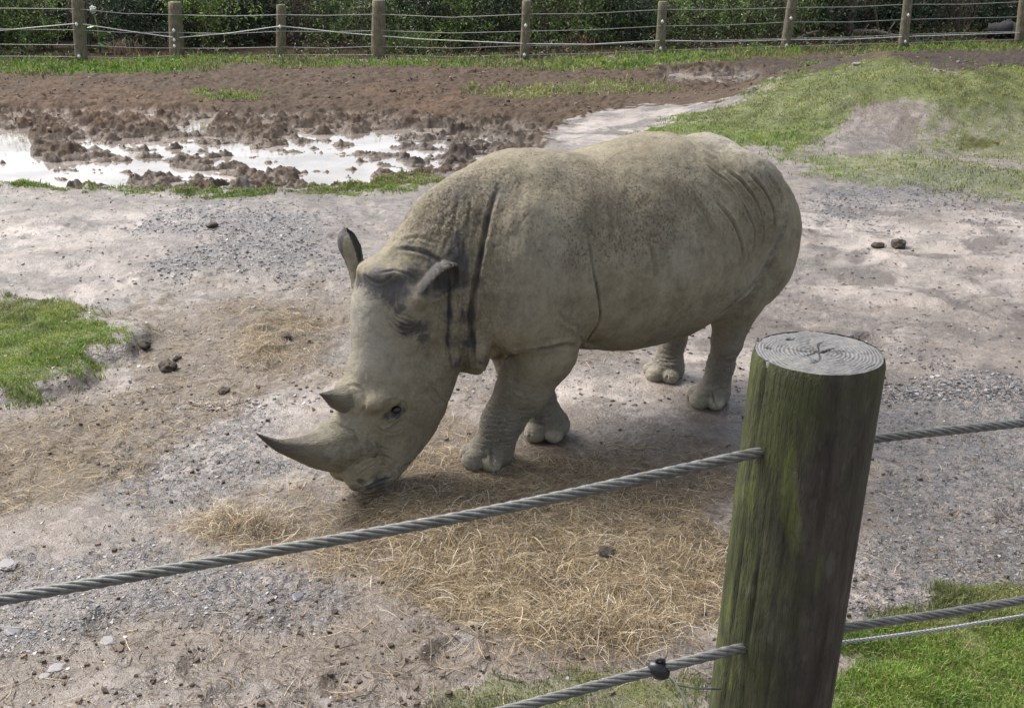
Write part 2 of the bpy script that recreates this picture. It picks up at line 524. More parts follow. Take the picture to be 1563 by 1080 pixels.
# shoulder, flank and thigh folds
fold([(764,282),(751,315),(741,360),(729,420),(721,475),(722,520),(725,565)], .030, .013, .25, .3, step=-.016)
fold([(682,425),(687,460),(686,500),(684,535),(690,562)], .018, .012, .3, step=-.010)
fold([(702,445),(705,490),(702,530),(704,562)], .006, .010, .3)
fold([(893,340),(900,380),(907,420),(913,458),(915,485),(903,508),(885,530)], .020, .011, .3, .3, step=.016, reach=.10)
fold([(750,550),(784,537),(829,530),(862,526),(882,532)], .032, .015, .3, 0, step=-.014)
fold([(952,485),(945,505),(928,522)], .007, .012, .4)
fold([(1083,256),(1116,288),(1140,331),(1147,364),(1145,388)], .026, .012, .7, step=.010, reach=.05)
fold([(1108,258),(1140,288),(1155,319),(1160,355),(1157,380)], .026, .011, .7, step=.010, reach=.05)
fold([(1142,262),(1165,293),(1174,323),(1175,360)], .022, .010, .7, step=.008, reach=.05)
fold([(1093,306),(1118,342),(1131,381),(1133,405)], .018, .011, .7)
fold([(1060,300),(1085,340),(1096,380)], .009, .013, .6)
fold([(1196,282),(1199,315),(1192,352),(1174,389),(1153,424),(1124,452),(1093,482)], .040, .012, .3, .3, step=.042, reach=.13)
fold([(1210,318),(1212,352),(1203,385)], .006, .012, .4)
fold([(993,372),(1000,400),(1004,432)], .010, .014, .8)
fold([(1018,376),(1024,405),(1024,430)], .006, .014, .7)
fold([(1065,350),(1072,385),(1068,420)], .006, .012, .7)
fold([(1104,385),(1106,415),(1096,440)], .006, .011, .7)
fold([(1170,260),(1186,290),(1190,320)], .010, .010, .6)
fold([(930,300),(938,340),(936,380)], .004, .018, .6)
fold([(700,300),(690,350),(672,390)], .005, .012, .6)
fold([(720,300),(712,360),(704,420)], .006, .010, .6)
fold([(800,260),(792,320),(796,380)], .004, .022, .6)
fold([(850,470),(862,490),(884,500)], .005, .012, .5)
fold([(760,520),(772,500),(790,488)], .004, .010, .5)
fold([(968,392),(975,420),(978,440)], .004, .014, .5)
fold([(1050,345),(1055,380),(1052,410)], .003, .016, .5)
fold([(846,250),(870,300),(884,345)], .003, .018, .5)
fold([(602,379),(623,380),(655,388),(678,404)], .010, .010, .5)
fold([(612,366),(640,362),(668,372)], .005, .009, .5)
for k in range(7):
    fold([(664+k*9,395+k*3),(668+k*8,430),(672+k*7,470),(671+k*8,505)], .003 + .001*(k%3), .006, .5)
# face
fold([(648,570),(661,592),(673,609),(686,622)], .009, .008, .5)
fold([(640,585),(655,605),(668,622)], .005, .007, .5)
fold([(532,722),(548,706),(570,696),(590,697),(606,710)], .008, .006, .6)
fold([(556,744),(575,735),(602,727)], .014, .006, .6)
fold([(545,728),(560,715),(578,709),(596,712)], .006, .005, .6)
fold([(538,700),(552,690),(575,683),(600,688)], .004, .006, .6)
fold([(570,646),(583,657),(598,661),(613,655),(622,640)], .006, .006, .6)
fold([(580,622),(590,613),(606,609),(620,617),(624,630)], .005, .006, .6)
fold([(500,640),(520,652),(535,655)], .006, .008, .5)
fold([(516,595),(540,588),(556,600),(556,625),(540,640)], .005, .009, .5)
fold([(500,700),(510,712),(522,708),(528,690),(524,668)], .006, .010, .5)
fold([(562,570),(572,590),(580,602)], .004, .008, .5)
for k in range(5):
    fold([(590+k*3,468-k*7),(592+k*3,488-k*3),(604+k*4,505-k*6),(622+k*2,510-k*6),(636,500-k*4)], .007, .0055, .6)
fold([(556,420),(575,432),(590,428),(606,415)], .005, .007, .5)
fold([(577,418),(600,412),(625,420),(640,432)], .005, .007, .5)
# knees, wrists and ankles
for k in range(8):
    y = 618 + k * 7.5
    fold([(738-k*3.2,y+2),(760-k*2,y+7),(790-k,y+3)], .0035, .0045, .7)
for k in range(3): fold([(770+k*3,575+k*12),(800,588+k*12),(826-k*8,592+k*10)], .003, .008, .5)
for k in range(5): fold([(1064-k,572+k*7),(1082,577+k*7),(1102,573+k*7)], .003, .0045, .7)
for k in range(4): fold([(1008-k*3,545+k*6),(1028,548+k*6),(1048,544+k*6)], .003, .0045, .7)
# split between the toes
fold([(748,684),(751,700),(753,718)], .018, .008, .5)
fold([(1086,596),(1090,610),(1092,624)], .014, .007, .5)
fold([(1018,572),(1020,586)], .014, .007, .5)
fold([(808,662),(811,680)], .014, .007, .5)
# soft lumps of muscle, rib and loose skin
low = (fbm(RV, 4.0, 3, 11) - .5) * .036 + (fbm(RV * [1, 1, .45], 13, 3, 5) - .5) * .014
wr = 1 - np.abs(2 * fbm(RV * [1.6, 1.2, .5], 22, 3, 15) - 1)
nk = np.exp(-((RV[:, 0] - 1.16) / .20) ** 2) * sstep(1.75, 1.5, RV[:, 2]) * (RV[:, 2] > .5)
low = low - (wr - .75).clip(0) * .030 * nk
ribs = np.sin(RV[:, 0] * 38 + RV[:, 2] * 6 + 3 * vnoise(RV, 3, 3)) * .0028 * sstep(-.75, -.5, RV[:, 0]) * sstep(.45, .2, RV[:, 0]) * sstep(.65, .9, RV[:, 2]) * sstep(1.6, 1.3, RV[:, 2]) * np.clip(fbm(RV, 2.2, 2, 9) * 3 - 1, 0, 1)
calm = sstep(.02, .25, RV[:, 2])
# coarse creasing: upright on the neck, ringed on the lower legs, slanting behind the shoulder and on the haunch
def creases(sc, freq, sharp, seed):
    return (((1 - np.abs(2 * fbm(RV * sc, freq, 3, seed) - 1)) - sharp) / (1 - sharp)).clip(0, 1)
legm = sstep(.60, .35, RV[:, 2]) * sstep(.03, .10, RV[:, 2])
hx_ = (RV - HO) @ HX; hm_ = sstep(-.02, .12, hx_) * sstep(1.45, 1.2, RV[:, 2])
legm *= 1 - hm_
DISP -= legm * creases([.6, .6, 2.4], 16, .80, 51) * .006
rear = sstep(-.25, -.6, RV[:, 0]) * sstep(.7, .95, RV[:, 2])
SL = np.stack([RV[:, 0] + .35 * RV[:, 2], RV[:, 1] * .6, RV[:, 2] * .22], 1)
DISP -= rear * (((1 - np.abs(2 * fbm(SL, 11, 3, 52) - 1)) - .8) / .2).clip(0, 1) * .004
DISP -= sstep(.6, 1.0, RV[:, 0]) * (1 - hm_) * (1 - legm) * creases([1.3, 1.0, .4], 14, .84, 53) * .0035
DISP -= hm_ * (creases([1, 1, 1.2], 14, .86, 54) * .0018 + sstep(.45, .15, RV[:, 2]) * creases([1, 1, 1.8], 24, .80, 55) * .004)
DISP += low * calm + ribs
q = RV - HO; hz = q[:, 2]; hx = q @ HX
headm = sstep(-.02, .12, hx) * sstep(1.45, 1.2, hz)
DISP -= low * headm * .6
RV = RV + RN * DISP[:, None]
RV[:, 2] = np.maximum(RV[:, 2], -.004)
RV = smooth(RV, RF, 1, .25)
RN = normals(RV, RF)
# ---- skin colouring
_bvh = BVHTree.FromPolygons([tuple(v) for v in RV], [tuple(q) for q in RF.tolist()])
def blobs(L, gain=1.0):
    m = np.zeros(len(RV))
    for x, y, r, s in L:
        h = hit(x, y)
        if h is None: continue
        p = h[0]; rr = r / F_PX * 6.4
        d2 = ((RV - p) ** 2).sum(1); m = np.maximum(m, s * np.exp(-d2 / (rr * rr)))
    return m
n1 = fbm(RV, 9, 4, 21); n2 = fbm(RV, 40, 3, 31); n3 = fbm(RV, 3, 3, 41)
wet = blobs([(600,440,24,1.35),(575,430,24,1.15),(585,418,16,1.0),(560,425,12,.9),(604,630,11,1.25),(590,634,8,.9),(616,626,7,.8),(628,420,20,1),(548,428,12,1.1),(625,500,16,1.1),(640,500,14,1.1),(648,515,10,1),(610,470,10,.9),
   (665,400,20,.75),(690,440,16,.7),(684,480,14,.7),(690,520,14,.7),(715,430,14,.7),(715,480,16,.95),(722,520,16,1.1),(700,555,14,.8),(742,550,14,.7),(735,430,12,.8),(765,290,30,.62),(745,340,18,.6),(700,290,34,.6),(720,280,30,.45),(670,330,22,.45),(735,390,14,.6),
   (620,378,14,.7),(650,383,14,.6),(600,395,10,.6),(580,738,15,1.25),(566,744,9,1.1),(545,745,14,.6),(600,722,12,.4),
   (760,650,24,.35),(740,680,14,.4),(820,640,26,.55),(1075,580,18,.4),(1020,560,22,.45),(770,555,12,.9),(1010,505,16,.4),(640,440,12,.85),(655,425,12,.95),(670,412,12,.95),(648,500,12,1.1),(645,515,8,1.2),(535,610,12,.7),(530,602,9,.6)])
wet = wet * (.55 + .9 * n1) + CREASE * .55 + (n2 - .5) * .25 * (wet > .1)  # CREASE darkens the fold grooves: clean dark skin plus painted recess shade
q = RV - HO; hz = q[:, 2]; hxx = q @ HX; hyy = q @ HY
earm = sstep(1.14, 1.2, hz) * sstep(.17, .24, np.abs(hyy)) * sstep(-.05, .0, hxx) * sstep(.2,.25,np.abs(hyy))
wet = np.maximum(wet, earm * (.8 + .8 * (n1 - .3)))
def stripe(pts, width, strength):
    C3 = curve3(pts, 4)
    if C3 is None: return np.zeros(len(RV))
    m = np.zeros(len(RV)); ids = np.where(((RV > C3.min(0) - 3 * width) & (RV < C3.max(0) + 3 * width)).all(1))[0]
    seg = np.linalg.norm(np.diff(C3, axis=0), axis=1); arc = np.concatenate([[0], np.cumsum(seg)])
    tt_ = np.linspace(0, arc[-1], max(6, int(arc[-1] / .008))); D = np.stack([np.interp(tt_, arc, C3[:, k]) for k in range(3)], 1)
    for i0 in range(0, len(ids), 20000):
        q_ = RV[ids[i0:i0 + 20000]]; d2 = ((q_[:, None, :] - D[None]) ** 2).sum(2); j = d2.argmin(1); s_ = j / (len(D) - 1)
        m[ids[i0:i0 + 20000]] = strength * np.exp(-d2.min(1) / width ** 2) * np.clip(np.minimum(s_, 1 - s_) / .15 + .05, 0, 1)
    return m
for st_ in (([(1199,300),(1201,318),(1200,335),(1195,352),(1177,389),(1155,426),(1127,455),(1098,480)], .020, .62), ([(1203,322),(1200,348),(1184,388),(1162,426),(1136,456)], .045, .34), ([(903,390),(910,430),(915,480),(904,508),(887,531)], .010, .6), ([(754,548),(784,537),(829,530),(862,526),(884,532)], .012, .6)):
    wet = np.maximum(wet, stripe(*st_))  # stripes paint recess shade and bare dark skin along thigh and leg creases
speck = sstep(1.05, 1.45, RV[:, 2] + (n3 - .5) * .5) * (1 - headm)
band = blobs([(900,270,40,.9),(960,330,55,1.1),(1000,350,40,.8),(900,330,30,1),(860,280,30,.7),(700,310,50,1.2),(740,290,45,1.1),(660,340,35,.9),(680,340,30,.7),(880,390,25,.7),(1040,290,50,.5)])
toe = np.zeros(len(RV))
for x, y, z, s in TOES:
    toe = np.maximum(toe, np.exp(-(((RV - [x, y, z]) ** 2).sum(1) / (s * 1.0) ** 2)))
pale = blobs([(545,480,45,1.1),(560,530,45,.95),(600,560,30,.5),(590,500,30,.5),(1110,215,50,.8),(1160,240,40,.6),(590,440,8,1.0),(850,400,60,.35),(1040,395,40,.3)])
rhino = mesh_obj('rhinoceros', RV, RF)
rhino.location = tuple(RO); rhino.rotation_euler = (0, 0, TH)
tag(rhino, 'grey mud-dusted rhinoceros grazing head down on the scattered straw', 'rhinoceros')
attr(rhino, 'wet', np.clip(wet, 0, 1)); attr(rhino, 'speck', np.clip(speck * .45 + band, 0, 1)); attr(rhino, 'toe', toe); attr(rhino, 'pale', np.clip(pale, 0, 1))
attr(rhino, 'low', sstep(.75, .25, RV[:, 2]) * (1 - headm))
neckm = np.exp(-((RV[:, 0] - 1.18) / .22) ** 2) + .8 * sstep(.75, .4, RV[:, 2]) * (1 - headm) + headm * .12
attr(rhino, 'rough_skin', np.clip(neckm, 0, 1))
t = NT('rhino_skin'); v = t.obj()
nA = t.noise(v, 5, 6, .6); nB = t.noise(v, 28, 6, .65); nC = t.noise(v, 90, 4, .6)
c = t.mix(t.rng(nA, .38, .62), (.155, .130, .080), (.285, .248, .170))
c = t.mix(t.rng(t.noise(v, 2.4, 5, .65), .45, .65, 0, .45), c, (.15, .132, .10)); c = t.mix(t.rng(nB, .35, .7, 0, .55), c, (.35, .312, .225))
c = t.mix(t.math('MULTIPLY', t.rng(nC, .45, .7), .3), c, (.125, .108, .078))
c = t.mix(t.math('MULTIPLY', t.at('pale'), t.rng(nB, .2, .6, .4, .85)), c, (.37, .35, .30))
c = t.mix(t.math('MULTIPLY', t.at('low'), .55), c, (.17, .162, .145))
# crust of darker mud: speckles and streaks
sp = t.noise(t.map(v, (1, 1, .7)), 70, 5, .75)
sm = t.rng(t.math('ADD', sp, t.math('MULTIPLY', t.at('speck'), .12)), .60, .70)
c = t.mix(t.math('MULTIPLY', sm, t.rng(t.at('speck'), .02, .35, .0, .9)), c, (.085, .062, .040))
warm = t.rng(t.noise(v, 4.5, 5, .65), .40, .66, 0, .5)
c = t.mix(t.math('MULTIPLY', warm, t.at('speck')), c, (.15, .118, .08))
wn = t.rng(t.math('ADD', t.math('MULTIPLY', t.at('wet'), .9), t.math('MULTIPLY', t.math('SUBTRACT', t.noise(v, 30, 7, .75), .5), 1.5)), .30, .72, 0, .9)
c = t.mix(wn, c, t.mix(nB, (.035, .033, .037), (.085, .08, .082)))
c = t.mix(t.math('MULTIPLY', t.at('toe'), t.rng(nB, .3, .6, .55, .95)), c, (.42, .38, .28))
cr = t.vor(t.map(t.mix(.06, v, t.noise(v, 12, 3, out='Color')), (1, 1, .7)), 62, 'DISTANCE_TO_EDGE')
cr2 = t.vor(v, 110, 'DISTANCE_TO_EDGE')
crack = t.rng(cr, 0, .12, 0, 1); crack2 = t.rng(cr2, 0, .15, 0, 1)
c = t.mix(t.math('MULTIPLY', t.math('SUBTRACT', 1, crack), t.math('ADD', .06, t.math('MULTIPLY', t.at('rough_skin'), .30))), c, (.10, .09, .08)); c = t.mix(t.math('MULTIPLY', t.rng(t.noise(t.map(v, (1, 1, .5)), 9, 6, .72), .54, .70), .5), c, (.13, .118, .092))
hgt = t.math('ADD', t.math('MULTIPLY', crack, t.math('ADD', t.math('MULTIPLY', t.at('rough_skin'), .8), .06)), t.math('ADD', t.math('MULTIPLY', crack2, .28), t.math('ADD', t.math('MULTIPLY', nB, .9), t.math('MULTIPLY', nC, .5))))
hgt = t.math('ADD', hgt, t.math('MULTIPLY', sm, .35)); hgt = t.math('ADD', hgt, t.math('MULTIPLY', t.noise(t.map(v, (1, 1, .4)), 16, 4, .65), 1.6))
t.p(base=c, rough=t.rng(wn, 0, 1, .78, .52), normal=t.bump(hgt, .8, .0045), spec=.3)
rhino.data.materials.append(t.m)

def to_head(p): return hd(*p)
# ---- horns
def horn(pts, name, label, dark0):
    P = np.array([hd(p[0], 0, p[1]) for p in pts]); r = np.array([p[2] for p in pts])
    n = 26; tt = np.linspace(0, 1, 40); ts = np.linspace(0, 1, len(P))
    Q = np.stack([interp_s(tt, ts, P[:, k]) for k in range(3)], 1); rr = np.maximum(interp_s(tt, ts, r), .002)
    m = MB(); m.tube(Q, rr, n, up=(0, 0, 1))
    V = np.array(m.V)
    ax = np.repeat(tt, n)
    cen = np.repeat(Q, n, 0); d = V - cen
    a = np.tile(np.arange(n) * 2 * np.pi / n, len(Q))
    groove = 1 + (.06 * np.sin(a * 7 + 2 * ax) + .22 * (fbm(V, 22, 4, 3) - .5)) * (1 - ax * .7)
    V = cen + d * groove[:, None] * np.array([1, 1, 1])
    o = mesh_obj(name, V, m.F, None, rhino); tag(o, label)
    attr(o, 'tip', ax)
    return o
h1 = horn([(.50,.33,.155),(.60,.345,.150),(.69,.355,.138),(.77,.364,.112),(.85,.388,.080),(.93,.42,.053),(1.01,.462,.031),(1.08,.52,.014),(1.125,.565,.002)], 'horn', 'long forward-curving front horn with a dark tip', 0)
h2 = horn([(.45,.575,.125),(.53,.588,.108),(.59,.605,.082),(.645,.620,.060),(.70,.650,.027),(.745,.674,.003)], 'horn', 'short pointed rear horn between the eyes', 0)
t = NT('horn_keratin'); v = t.obj(); tip = t.at('tip')
nA = t.noise(v, 30, 5); st = t.noise(t.map(v, (3, 14, 14)), 9, 4, .7)
c = t.mix(t.rng(nA, .35, .65), (.135, .118, .075), (.235, .21, .15))
c = t.mix(t.rng(t.math('ADD', tip, t.math('MULTIPLY', t.math('SUBTRACT', nA, .5), .5)), .38, .8, 0, .88), c, (.062, .047, .034))
c = t.mix(t.rng(st, .5, .68, 0, .5), c, (.14, .115, .07))
t.p(base=c, rough=.55, normal=t.bump(t.math('ADD', st, t.math('MULTIPLY', nA, .8)), 1, .012))
for h in (h1, h2): h.data.materials.append(t.m)
# ---- eyes
et = NT('eye'); et.p(base=(.012, .009, .007), rough=.08)
for s in (1, -1):
    m = MB(); cx = hd(.392, .186 * s, .545); n = 12
    V = []; F = []
    for i in range(9):
        for j in range(n):
            a = math.pi * i / 8; b = 2 * math.pi * j / n
            V.append((cx[0] + .027 * math.sin(a) * math.cos(b), cx[1] + .024 * math.sin(a) * math.sin(b), cx[2] + .021 * math.cos(a)))
    for i in range(8):
        for j in range(n): F.append((i * n + j, (i + 1) * n + j, (i + 1) * n + (j + 1) % n, i * n + (j + 1) % n))
    m.add(V, F); m.build('eye', et.m, rhino)
# ------------------------------------------------------------------ ground: one sheet, zones measured on the photograph and laid out on the ground
def inpoly(px, py, poly):
    P = np.array(poly, float); r = np.zeros(px.shape, bool)
    x0, y0 = P[:, 0], P[:, 1]; x1, y1 = np.roll(x0, -1), np.roll(y0, -1)
    for a, b, c, d in zip(x0, y0, x1, y1):
        if b == d: continue
        r ^= ((b > py) != (d > py)) & (px < (c - a) * (py - b) / (d - b) + a)
    return r
def px_of(X, Y, Z=0):
    w = Y * CF[1] + (Z - CAM_H) * CF[2]
    w = np.where(w > .3, w, .3)
    return 781.5 + F_PX * X / w, 540 - F_PX * (Y * CU[1] + (Z - CAM_H) * CU[2]) / w

ZONES = {
 'grass': [[(-400,96),(120,94),(280,88),(430,92),(580,92),(800,92),(1010,86),(1200,74),(1400,70),(1900,60),(1900,70),(1563,74),(1380,76),(1200,82),(1120,92),(950,104),(820,106),(640,100),(560,104),(420,98),(250,110),(100,112),(-400,124)],
   [(-300,278),(60,284),(200,276),(340,290),(480,286),(560,268),(640,262),(650,280),(560,292),(330,298),(150,290),(-300,292)],
   [(-400,436),(30,446),(90,462),(150,478),(232,508),(190,538),(125,540),(100,562),(125,592),(70,606),(-400,625)],
   [(975,212),(1040,178),(1120,160),(1180,128),(1260,100),(1345,87),(1440,105),(1600,114),(2000,112),(2000,170),(1563,168),(1440,164),(1420,150),(1330,152),(1300,175),(1280,205),(1240,232),(1180,232),(1130,222),(1060,208)],
   [(1395,185),(1450,165),(1563,160),(2000,160),(2000,260),(1563,250),(1440,236),(1370,232),(1390,205)],
   [(1180,236),(1400,238),(1563,262),(1700,300),(1500,300),(1330,280),(1210,268)],
   [(1276,985),(1330,955),(1420,925),(1563,893),(1800,850),(2100,1500),(1000,1500),(1270,1250)],
   [(640,1100),(740,1066),(880,1045),(980,1028),(1080,1020),(1100,1060),(1090,1400),(560,1400)],
   [(320,140),(385,142),(380,152),(330,150)],[(700,135),(790,132),(1010,130),(1010,140),(800,146)]],
 'thin': [[(1285,175),(1330,158),(1430,155),(1450,180),(1420,222),(1300,230),(1270,212)],[(1180,236),(1400,238),(1563,262),(1700,300),(1500,300),(1330,280),(1210,268)],[(640,1100),(740,1066),(880,1045),(980,1028),(1080,1020),(1100,1060),(1090,1400),(560,1400)],
   [(700,135),(790,132),(1010,130),(1010,140),(800,146)],[(320,140),(385,142),(380,152),(330,150)],[(1395,185),(1450,165),(1563,160),(2000,160),(2000,260),(1563,250),(1440,236),(1370,232),(1390,205)]],
 'mud': [[(-400,98),(100,100),(400,92),(640,92),(850,98),(1010,98),(1190,88),(1280,96),(1180,130),(1100,160),(980,160),(880,178),(860,205),(800,235),(700,262),(640,270),(540,285),(340,285),(-400,280)],
   [(1040,60),(1900,50),(1900,130),(1563,128),(1440,114),(1345,100),(1180,100),(1040,90)],
   [(1440,205),(1500,200),(1560,215),(1500,232),(1450,225)],[(1290,985),(1340,978),(1330,1000)],[(1300,985),(1340,975),(1360,990),(1320,1000)]],
 'red': [[(-400,130),(60,135),(200,140),(300,150),(310,178),(150,190),(-400,196)],[(560,130),(740,135),(700,165),(520,160)]],
 'darkmud': [[(1130,90),(1900,60),(1900,132),(1440,114),(1345,100),(1180,122),(1100,128),(1010,120)],[(560,195),(760,190),(820,205),(740,250),(640,262)],[(1040,60),(1900,40),(1900,70),(1200,75)]],
 'pale': [[(860,200),(880,180),(980,165),(1100,150),(1130,158),(1040,178),(975,208),(1000,232),(860,232)],[(-300,400),(60,395),(240,420),(200,470),(60,446),(-300,436)],
   [(250,640),(420,612),(540,560),(560,600),(400,680),(200,720),(130,700)],[(1190,300),(1563,320),(1800,350),(1800,460),(1563,450),(1240,420)],
   [(-300,300),(330,298),(300,340),(170,350),(-300,360)],[(100,553),(150,560),(225,568),(222,582),(150,586),(120,575)],
   [(1240,215),(1420,215),(1500,236),(1300,238)],[(850,590),(1000,560),(1080,540),(1140,520),(1120,600),(960,640)],[(1290,840),(1370,850),(1380,900),(1290,930)],[(1020,112),(1120,105),(1130,120),(1020,128)]],
 'gravel': [[(300,300),(400,296),(380,340),(300,420),(240,410)],[(380,290),(450,292),(470,330),(520,350),(520,410),(440,400),(330,420),(180,400),(200,350),(330,330)],[(1290,560),(1420,540),(1700,560),(1800,900),(1400,915),(1290,930)],
   [(130,660),(300,645),(480,650),(380,720),(200,760),(60,740)],[(-200,860),(60,840),(330,850),(480,870),(560,920),(430,960),(260,930),(60,1000),(-200,1060)],[(1150,280),(1500,250),(1600,330),(1300,330)],[(900,940),(1100,960),(1100,1010),(960,1020)]],
 'straw': [[(420,770),(520,745),(600,720),(700,690),(880,690),(1000,670),(1130,690),(1130,960),(1000,990),(850,985),(720,920),(620,860),(520,850),(380,850),(290,830),(320,790)],
   [(200,470),(330,440),(500,430),(560,470),(530,590),(440,600),(340,600),(240,660),(120,740),(-200,830),(-200,740),(60,660),(140,620),(250,560)],[(150,450),(260,440),(330,470),(260,520)],
   [(600,600),(760,590),(720,700),(640,720),(600,700)],[(860,540),(1000,535),(960,570),(870,580)]],
 'dense': [[(560,770),(700,720),(860,700),(1000,720),(1120,740),(1120,950),(980,970),(880,980),(700,880),(600,850),(540,820)],[(330,490),(450,465),(500,490),(440,530),(340,540)],[(400,775),(520,755),(640,760),(560,800),(440,800)]],
 'soil': [[(-200,960),(100,930),(330,900),(560,930),(760,980),(760,1070),(420,1040),(150,1060),(-200,1080)],[(-200,640),(60,650),(140,760),(60,830),(-200,830)],[(1300,185),(1340,165),(1420,165),(1440,200),(1400,225),(1290,226)],[(1310,190),(1350,172),(1410,174),(1400,205),(1330,220)],[(850,620),(960,620),(1120,640),(1130,720),(1000,740),(860,720),(700,760),(600,760),(760,690)],[(640,700),(760,700),(900,690),(900,720),(700,760)],[(560,990),(760,960),(1000,990),(1000,1060),(560,1070)],[(600,770),(1100,740),(1110,900),(720,900)]],
 'wallow': [[(-500,150),(120,162),(280,160),(340,166),(500,165),(640,170),(860,185),(800,240),(660,256),(560,272),(480,284),(340,286),(60,284),(-500,284)],[(1005,104),(1080,98),(1170,102),(1160,124),(1040,128),(1000,120)]],
 'pond': [[(1030,113),(1060,108),(1090,112),(1060,118)],[(1100,108),(1140,106),(1135,116),(1100,118)],[(-500,178),(20,186),(52,190),(50,208),(40,222),(60,234),(110,240),(150,236),(230,232),(260,240),(270,254),(180,262),(140,272),(60,281),(-500,281)],
   [(275,190),(298,170),(335,170),(322,186),(290,196)],[(465,176),(500,174),(500,181),(468,181)],
   [(310,240),(330,230),(400,222),(440,205),(480,194),(540,197),(600,193),(625,205),(600,216),(540,222),(590,240),(560,255),(545,272),(480,262),(440,258),(452,248),(380,242)],
   [(345,275),(380,275),(375,283),(345,282)],[(630,228),(660,232),(685,243),(650,250),(622,240)],[(200,210),(260,200),(300,206),(250,218)],[(555,252),(600,250),(600,262),(560,268)],[(530,268),(560,268),(545,276)]],
 'film': [[(120,212),(200,200),(330,196),(440,215),(420,250),(330,268),(240,275),(120,272),(60,262)],[(420,195),(640,190),(700,230),(640,262),(480,275),(400,255)],[(1030,108),(1140,102),(1150,118),(1040,122)]],
 'bank': [[(-400,436),(30,446),(90,462),(150,478),(250,508),(200,545),(110,552),(150,575),(120,600),(70,612),(-400,625)]],
}
COVER = 1.0
w0 = lambda Y: np.maximum(Y, 1.9) * CF[1] - CAM_H * CF[2]
vpx = np.concatenate([np.arange(1215, 300, -1.5), np.arange(300, 58, -.55)])
Yr = np.array([gnd(781.5, v)[1] for v in vpx])
Yr = np.concatenate([[-120, -60, -30, -15, -8, -4, -2, -1, 0, .6, 1.1, 1.5, 1.8], Yr[Yr > 1.85], Yr[-1] + 1.2 ** np.arange(1, 36) * .5])
cf = np.concatenate([np.arange(-1700, -960, 6), np.arange(-960, 961, 2.1), np.arange(966, 1701, 6)]) / F_PX
oc = 1.0 * 1.22 ** np.arange(1, 30)
cs = np.concatenate([-oc[::-1], cf, oc])
NR, NC = len(Yr), len(cs)
GY, GC = np.meshgrid(Yr, cs, indexing='ij')
GX = GC * w0(GY)
shape = GX.shape
gx, gy = GX.ravel(), GY.ravel()
G2 = np.stack([gx, gy], 1)
front = gy > 1.0
def mound_h(x, y):
    ridge = np.interp(x, [1.8, 3.0, 4.2, 5.4, 6.5, 7.4, 8.6, 11, 14, 20, 40], [0, .12, .40, .80, 1.06, .97, .66, .52, .48, .45, .4])
    cy = 20.0 + .05 * (x - 6)
    wd = np.where(y < cy, 4.2, 2.6)
    return ridge * np.clip(1 - ((y - cy) / wd) ** 2, 0, 1) ** 1.3
MH = mound_h(gx, gy)
ppx, ppy = px_of(gx, gy, MH)
ppx = np.where(front, ppx, 781); ppy = np.where(front, ppy, 3000)
nA = fbm(G2, 1.6, 4, 100) - .5; nB = fbm(G2, 1.6, 4, 200) - .5; nC = fbm(G2, 9, 3, 300) - .5; nD = fbm(G2, 9, 3, 400) - .5
scl = F_PX / (gy.clip(2) + 1)
wx = ppx + nA * .75 * scl + nC * .20 * scl
wy = ppy + (nB * .40 + nD * .14) * scl * (CAM_H / (gy.clip(2.2) + .4)).clip(0, 1)
def blur(m, n=1):
    m = m.reshape(shape)
    for _ in range(n):
        m = m.copy(); m[1:-1] = (m[:-2] + 2 * m[1:-1] + m[2:]) / 4; m[:, 1:-1] = (m[:, :-2] + 2 * m[:, 1:-1] + m[:, 2:]) / 4
    return m.ravel()
def boxb(m, rr, rc):
    m = m.reshape(shape).astype(np.float64)
    for ax, R in ((0, rr), (1, rc)):
        for _ in range(2):
            pad = [(0, 0), (0, 0)]; pad[ax] = (R + 1, R)
            c_ = np.cumsum(np.pad(m, pad, mode='edge'), axis=ax)
            n_ = m.shape[ax]
            hi = np.take(c_, np.arange(2 * R + 1, 2 * R + 1 + n_), axis=ax); lo = np.take(c_, np.arange(0, n_), axis=ax)
            m = (hi - lo) / (2 * R + 1)
    return m.ravel().astype(np.float32)
brk1 = fbm(G2, 1.1, 6, 1100, .62) - .5; brk2 = fbm(G2, 1.4, 6, 1200, .62) - .5
Z_ = {}
for k, polys in ZONES.items():
    m = np.zeros(gx.shape, bool)
    for P in polys: m |= inpoly(wx, wy, P)
    m = m & front
    if k == 'mud':
        mb = boxb(m, 9, 12); Z_[k] = sstep(.2, .8, mb + (brk2 * .8 + nC * .6) * 2.0 * (.15 + 3 * mb * (1 - mb))) * sstep(.02, .15, mb)
    elif k in ('pale', 'gravel', 'straw', 'soil', 'dense', 'red', 'darkmud'):
        mb = boxb(m, 26, 24); Z_[k] = sstep(.18, .85, mb + (brk1 if k in ('gravel', 'pale', 'dense') else brk2) * 2.4 * (.3 + 3 * mb * (1 - mb)))
        Z_[k] *= sstep(.02, .15, mb)
    elif k in ('grass', 'thin'):
        R_ = 20; mb = boxb(m, R_ // 2, R_) * .75 + boxb(m, 3, 3) * .25; Z_[k] = sstep(.10, .98, mb + (brk1 * .9 + nC * .8) * 2.2 * (.35 + 2.6 * mb * (1 - mb))) * sstep(.02, .15, mb)
    else:
        Z_[k] = blur(m.astype(np.float32), 10 if k in ('mud', 'bank') else 3)
far = gy > 31.5
